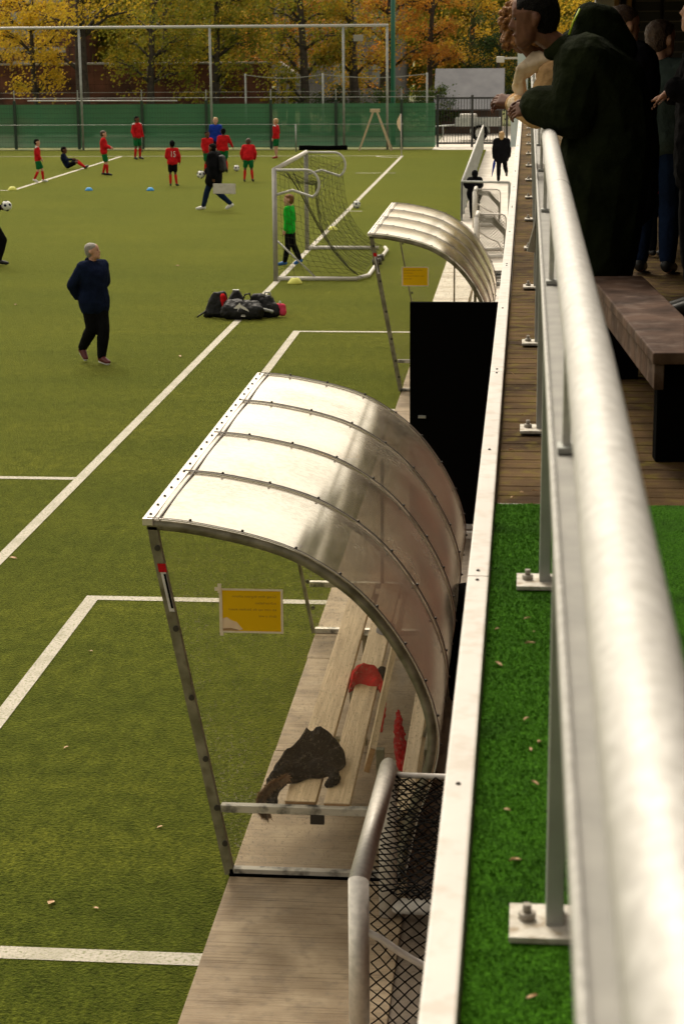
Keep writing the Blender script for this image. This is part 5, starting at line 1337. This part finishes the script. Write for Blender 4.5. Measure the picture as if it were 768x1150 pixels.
# ------------------------------------------------------------------ camera
cam = bpy.data.cameras.new('camera'); co = bpy.data.objects.new('camera', cam); COL.objects.link(co); scene.camera = co
F = 2150.
v = Vector((593.3-384, 575-32.7, F)).normalized()          # world +Y in (right, up, forward)
roll = -.0155
z = Vector((-math.sin(roll), math.cos(roll), 0)); z = (z-v*z.dot(v)).normalized(); x = z.cross(v)
if x[0] < 0: x = -x
# rows x,v,z = world axes in camera (right, up, forward)
right = Vector((x[0], v[0], z[0])); up = Vector((x[1], v[1], z[1])); fwd = Vector((x[2], v[2], z[2]))
co.matrix_world = Matrix(((right.x, up.x, -fwd.x, 0), (right.y, up.y, -fwd.y, 0), (right.z, up.z, -fwd.z, 4.8), (0, 0, 0, 1)))
cam.sensor_fit = 'VERTICAL'; cam.sensor_height = 36; cam.sensor_width = 24
cam.lens = 36*F/1150; cam.clip_end = 3000; cam.clip_start = .05
cam.dof.use_dof = True; cam.dof.focus_distance = 14; cam.dof.aperture_fstop = 8.5

# ------------------------------------------------------------------ light
SUN_EL, SUN_AZ = 52, -22          # azimuth measured from +Y towards +X
w = bpy.data.worlds.new('World'); scene.world = w; w.use_nodes = True; nt = w.node_tree
bg = nt.nodes['Background']; sk = nt.nodes.new('ShaderNodeTexSky'); sk.sky_type = 'NISHITA'; sk.sun_disc = False
sk.sun_elevation = R(SUN_EL); sk.sun_rotation = R(SUN_AZ); sk.dust_density = 4; sk.air_density = 1.0; sk.ozone_density = .6
hs = nt.nodes.new('ShaderNodeHueSaturation'); hs.inputs['Saturation'].default_value = .18
tint = nt.nodes.new('ShaderNodeMix'); tint.data_type = 'RGBA'; tint.blend_type = 'MULTIPLY'; tint.inputs['Factor'].default_value = 1; tint.inputs['B'].default_value = (1.0, .90, .725, 1)
nt.links.new(sk.outputs[0], hs.inputs['Color']); nt.links.new(hs.outputs[0], tint.inputs['A']); nt.links.new(tint.outputs['Result'], bg.inputs[0])
bg.inputs[1].default_value = .15
sl = bpy.data.lights.new('sun', 'SUN'); so = bpy.data.objects.new('sun', sl); COL.objects.link(so)
sl.energy = 1.2; sl.angle = R(18); sl.color = (1, .92, .80)
d = Vector((math.sin(R(SUN_AZ))*math.cos(R(SUN_EL)), math.cos(R(SUN_AZ))*math.cos(R(SUN_EL)), math.sin(R(SUN_EL))))
so.rotation_euler = d.to_track_quat('Z', 'Y').to_euler()
so.location = (0, 0, 30)

scene.view_settings.view_transform = 'Standard'; scene.view_settings.look = 'None'
scene.view_settings.exposure = .66; scene.view_settings.gamma = 1
scene.render.engine = 'CYCLES'
scene.cycles.max_bounces = 6; scene.cycles.transparent_max_bounces = 24
scene.cycles.use_denoising = True
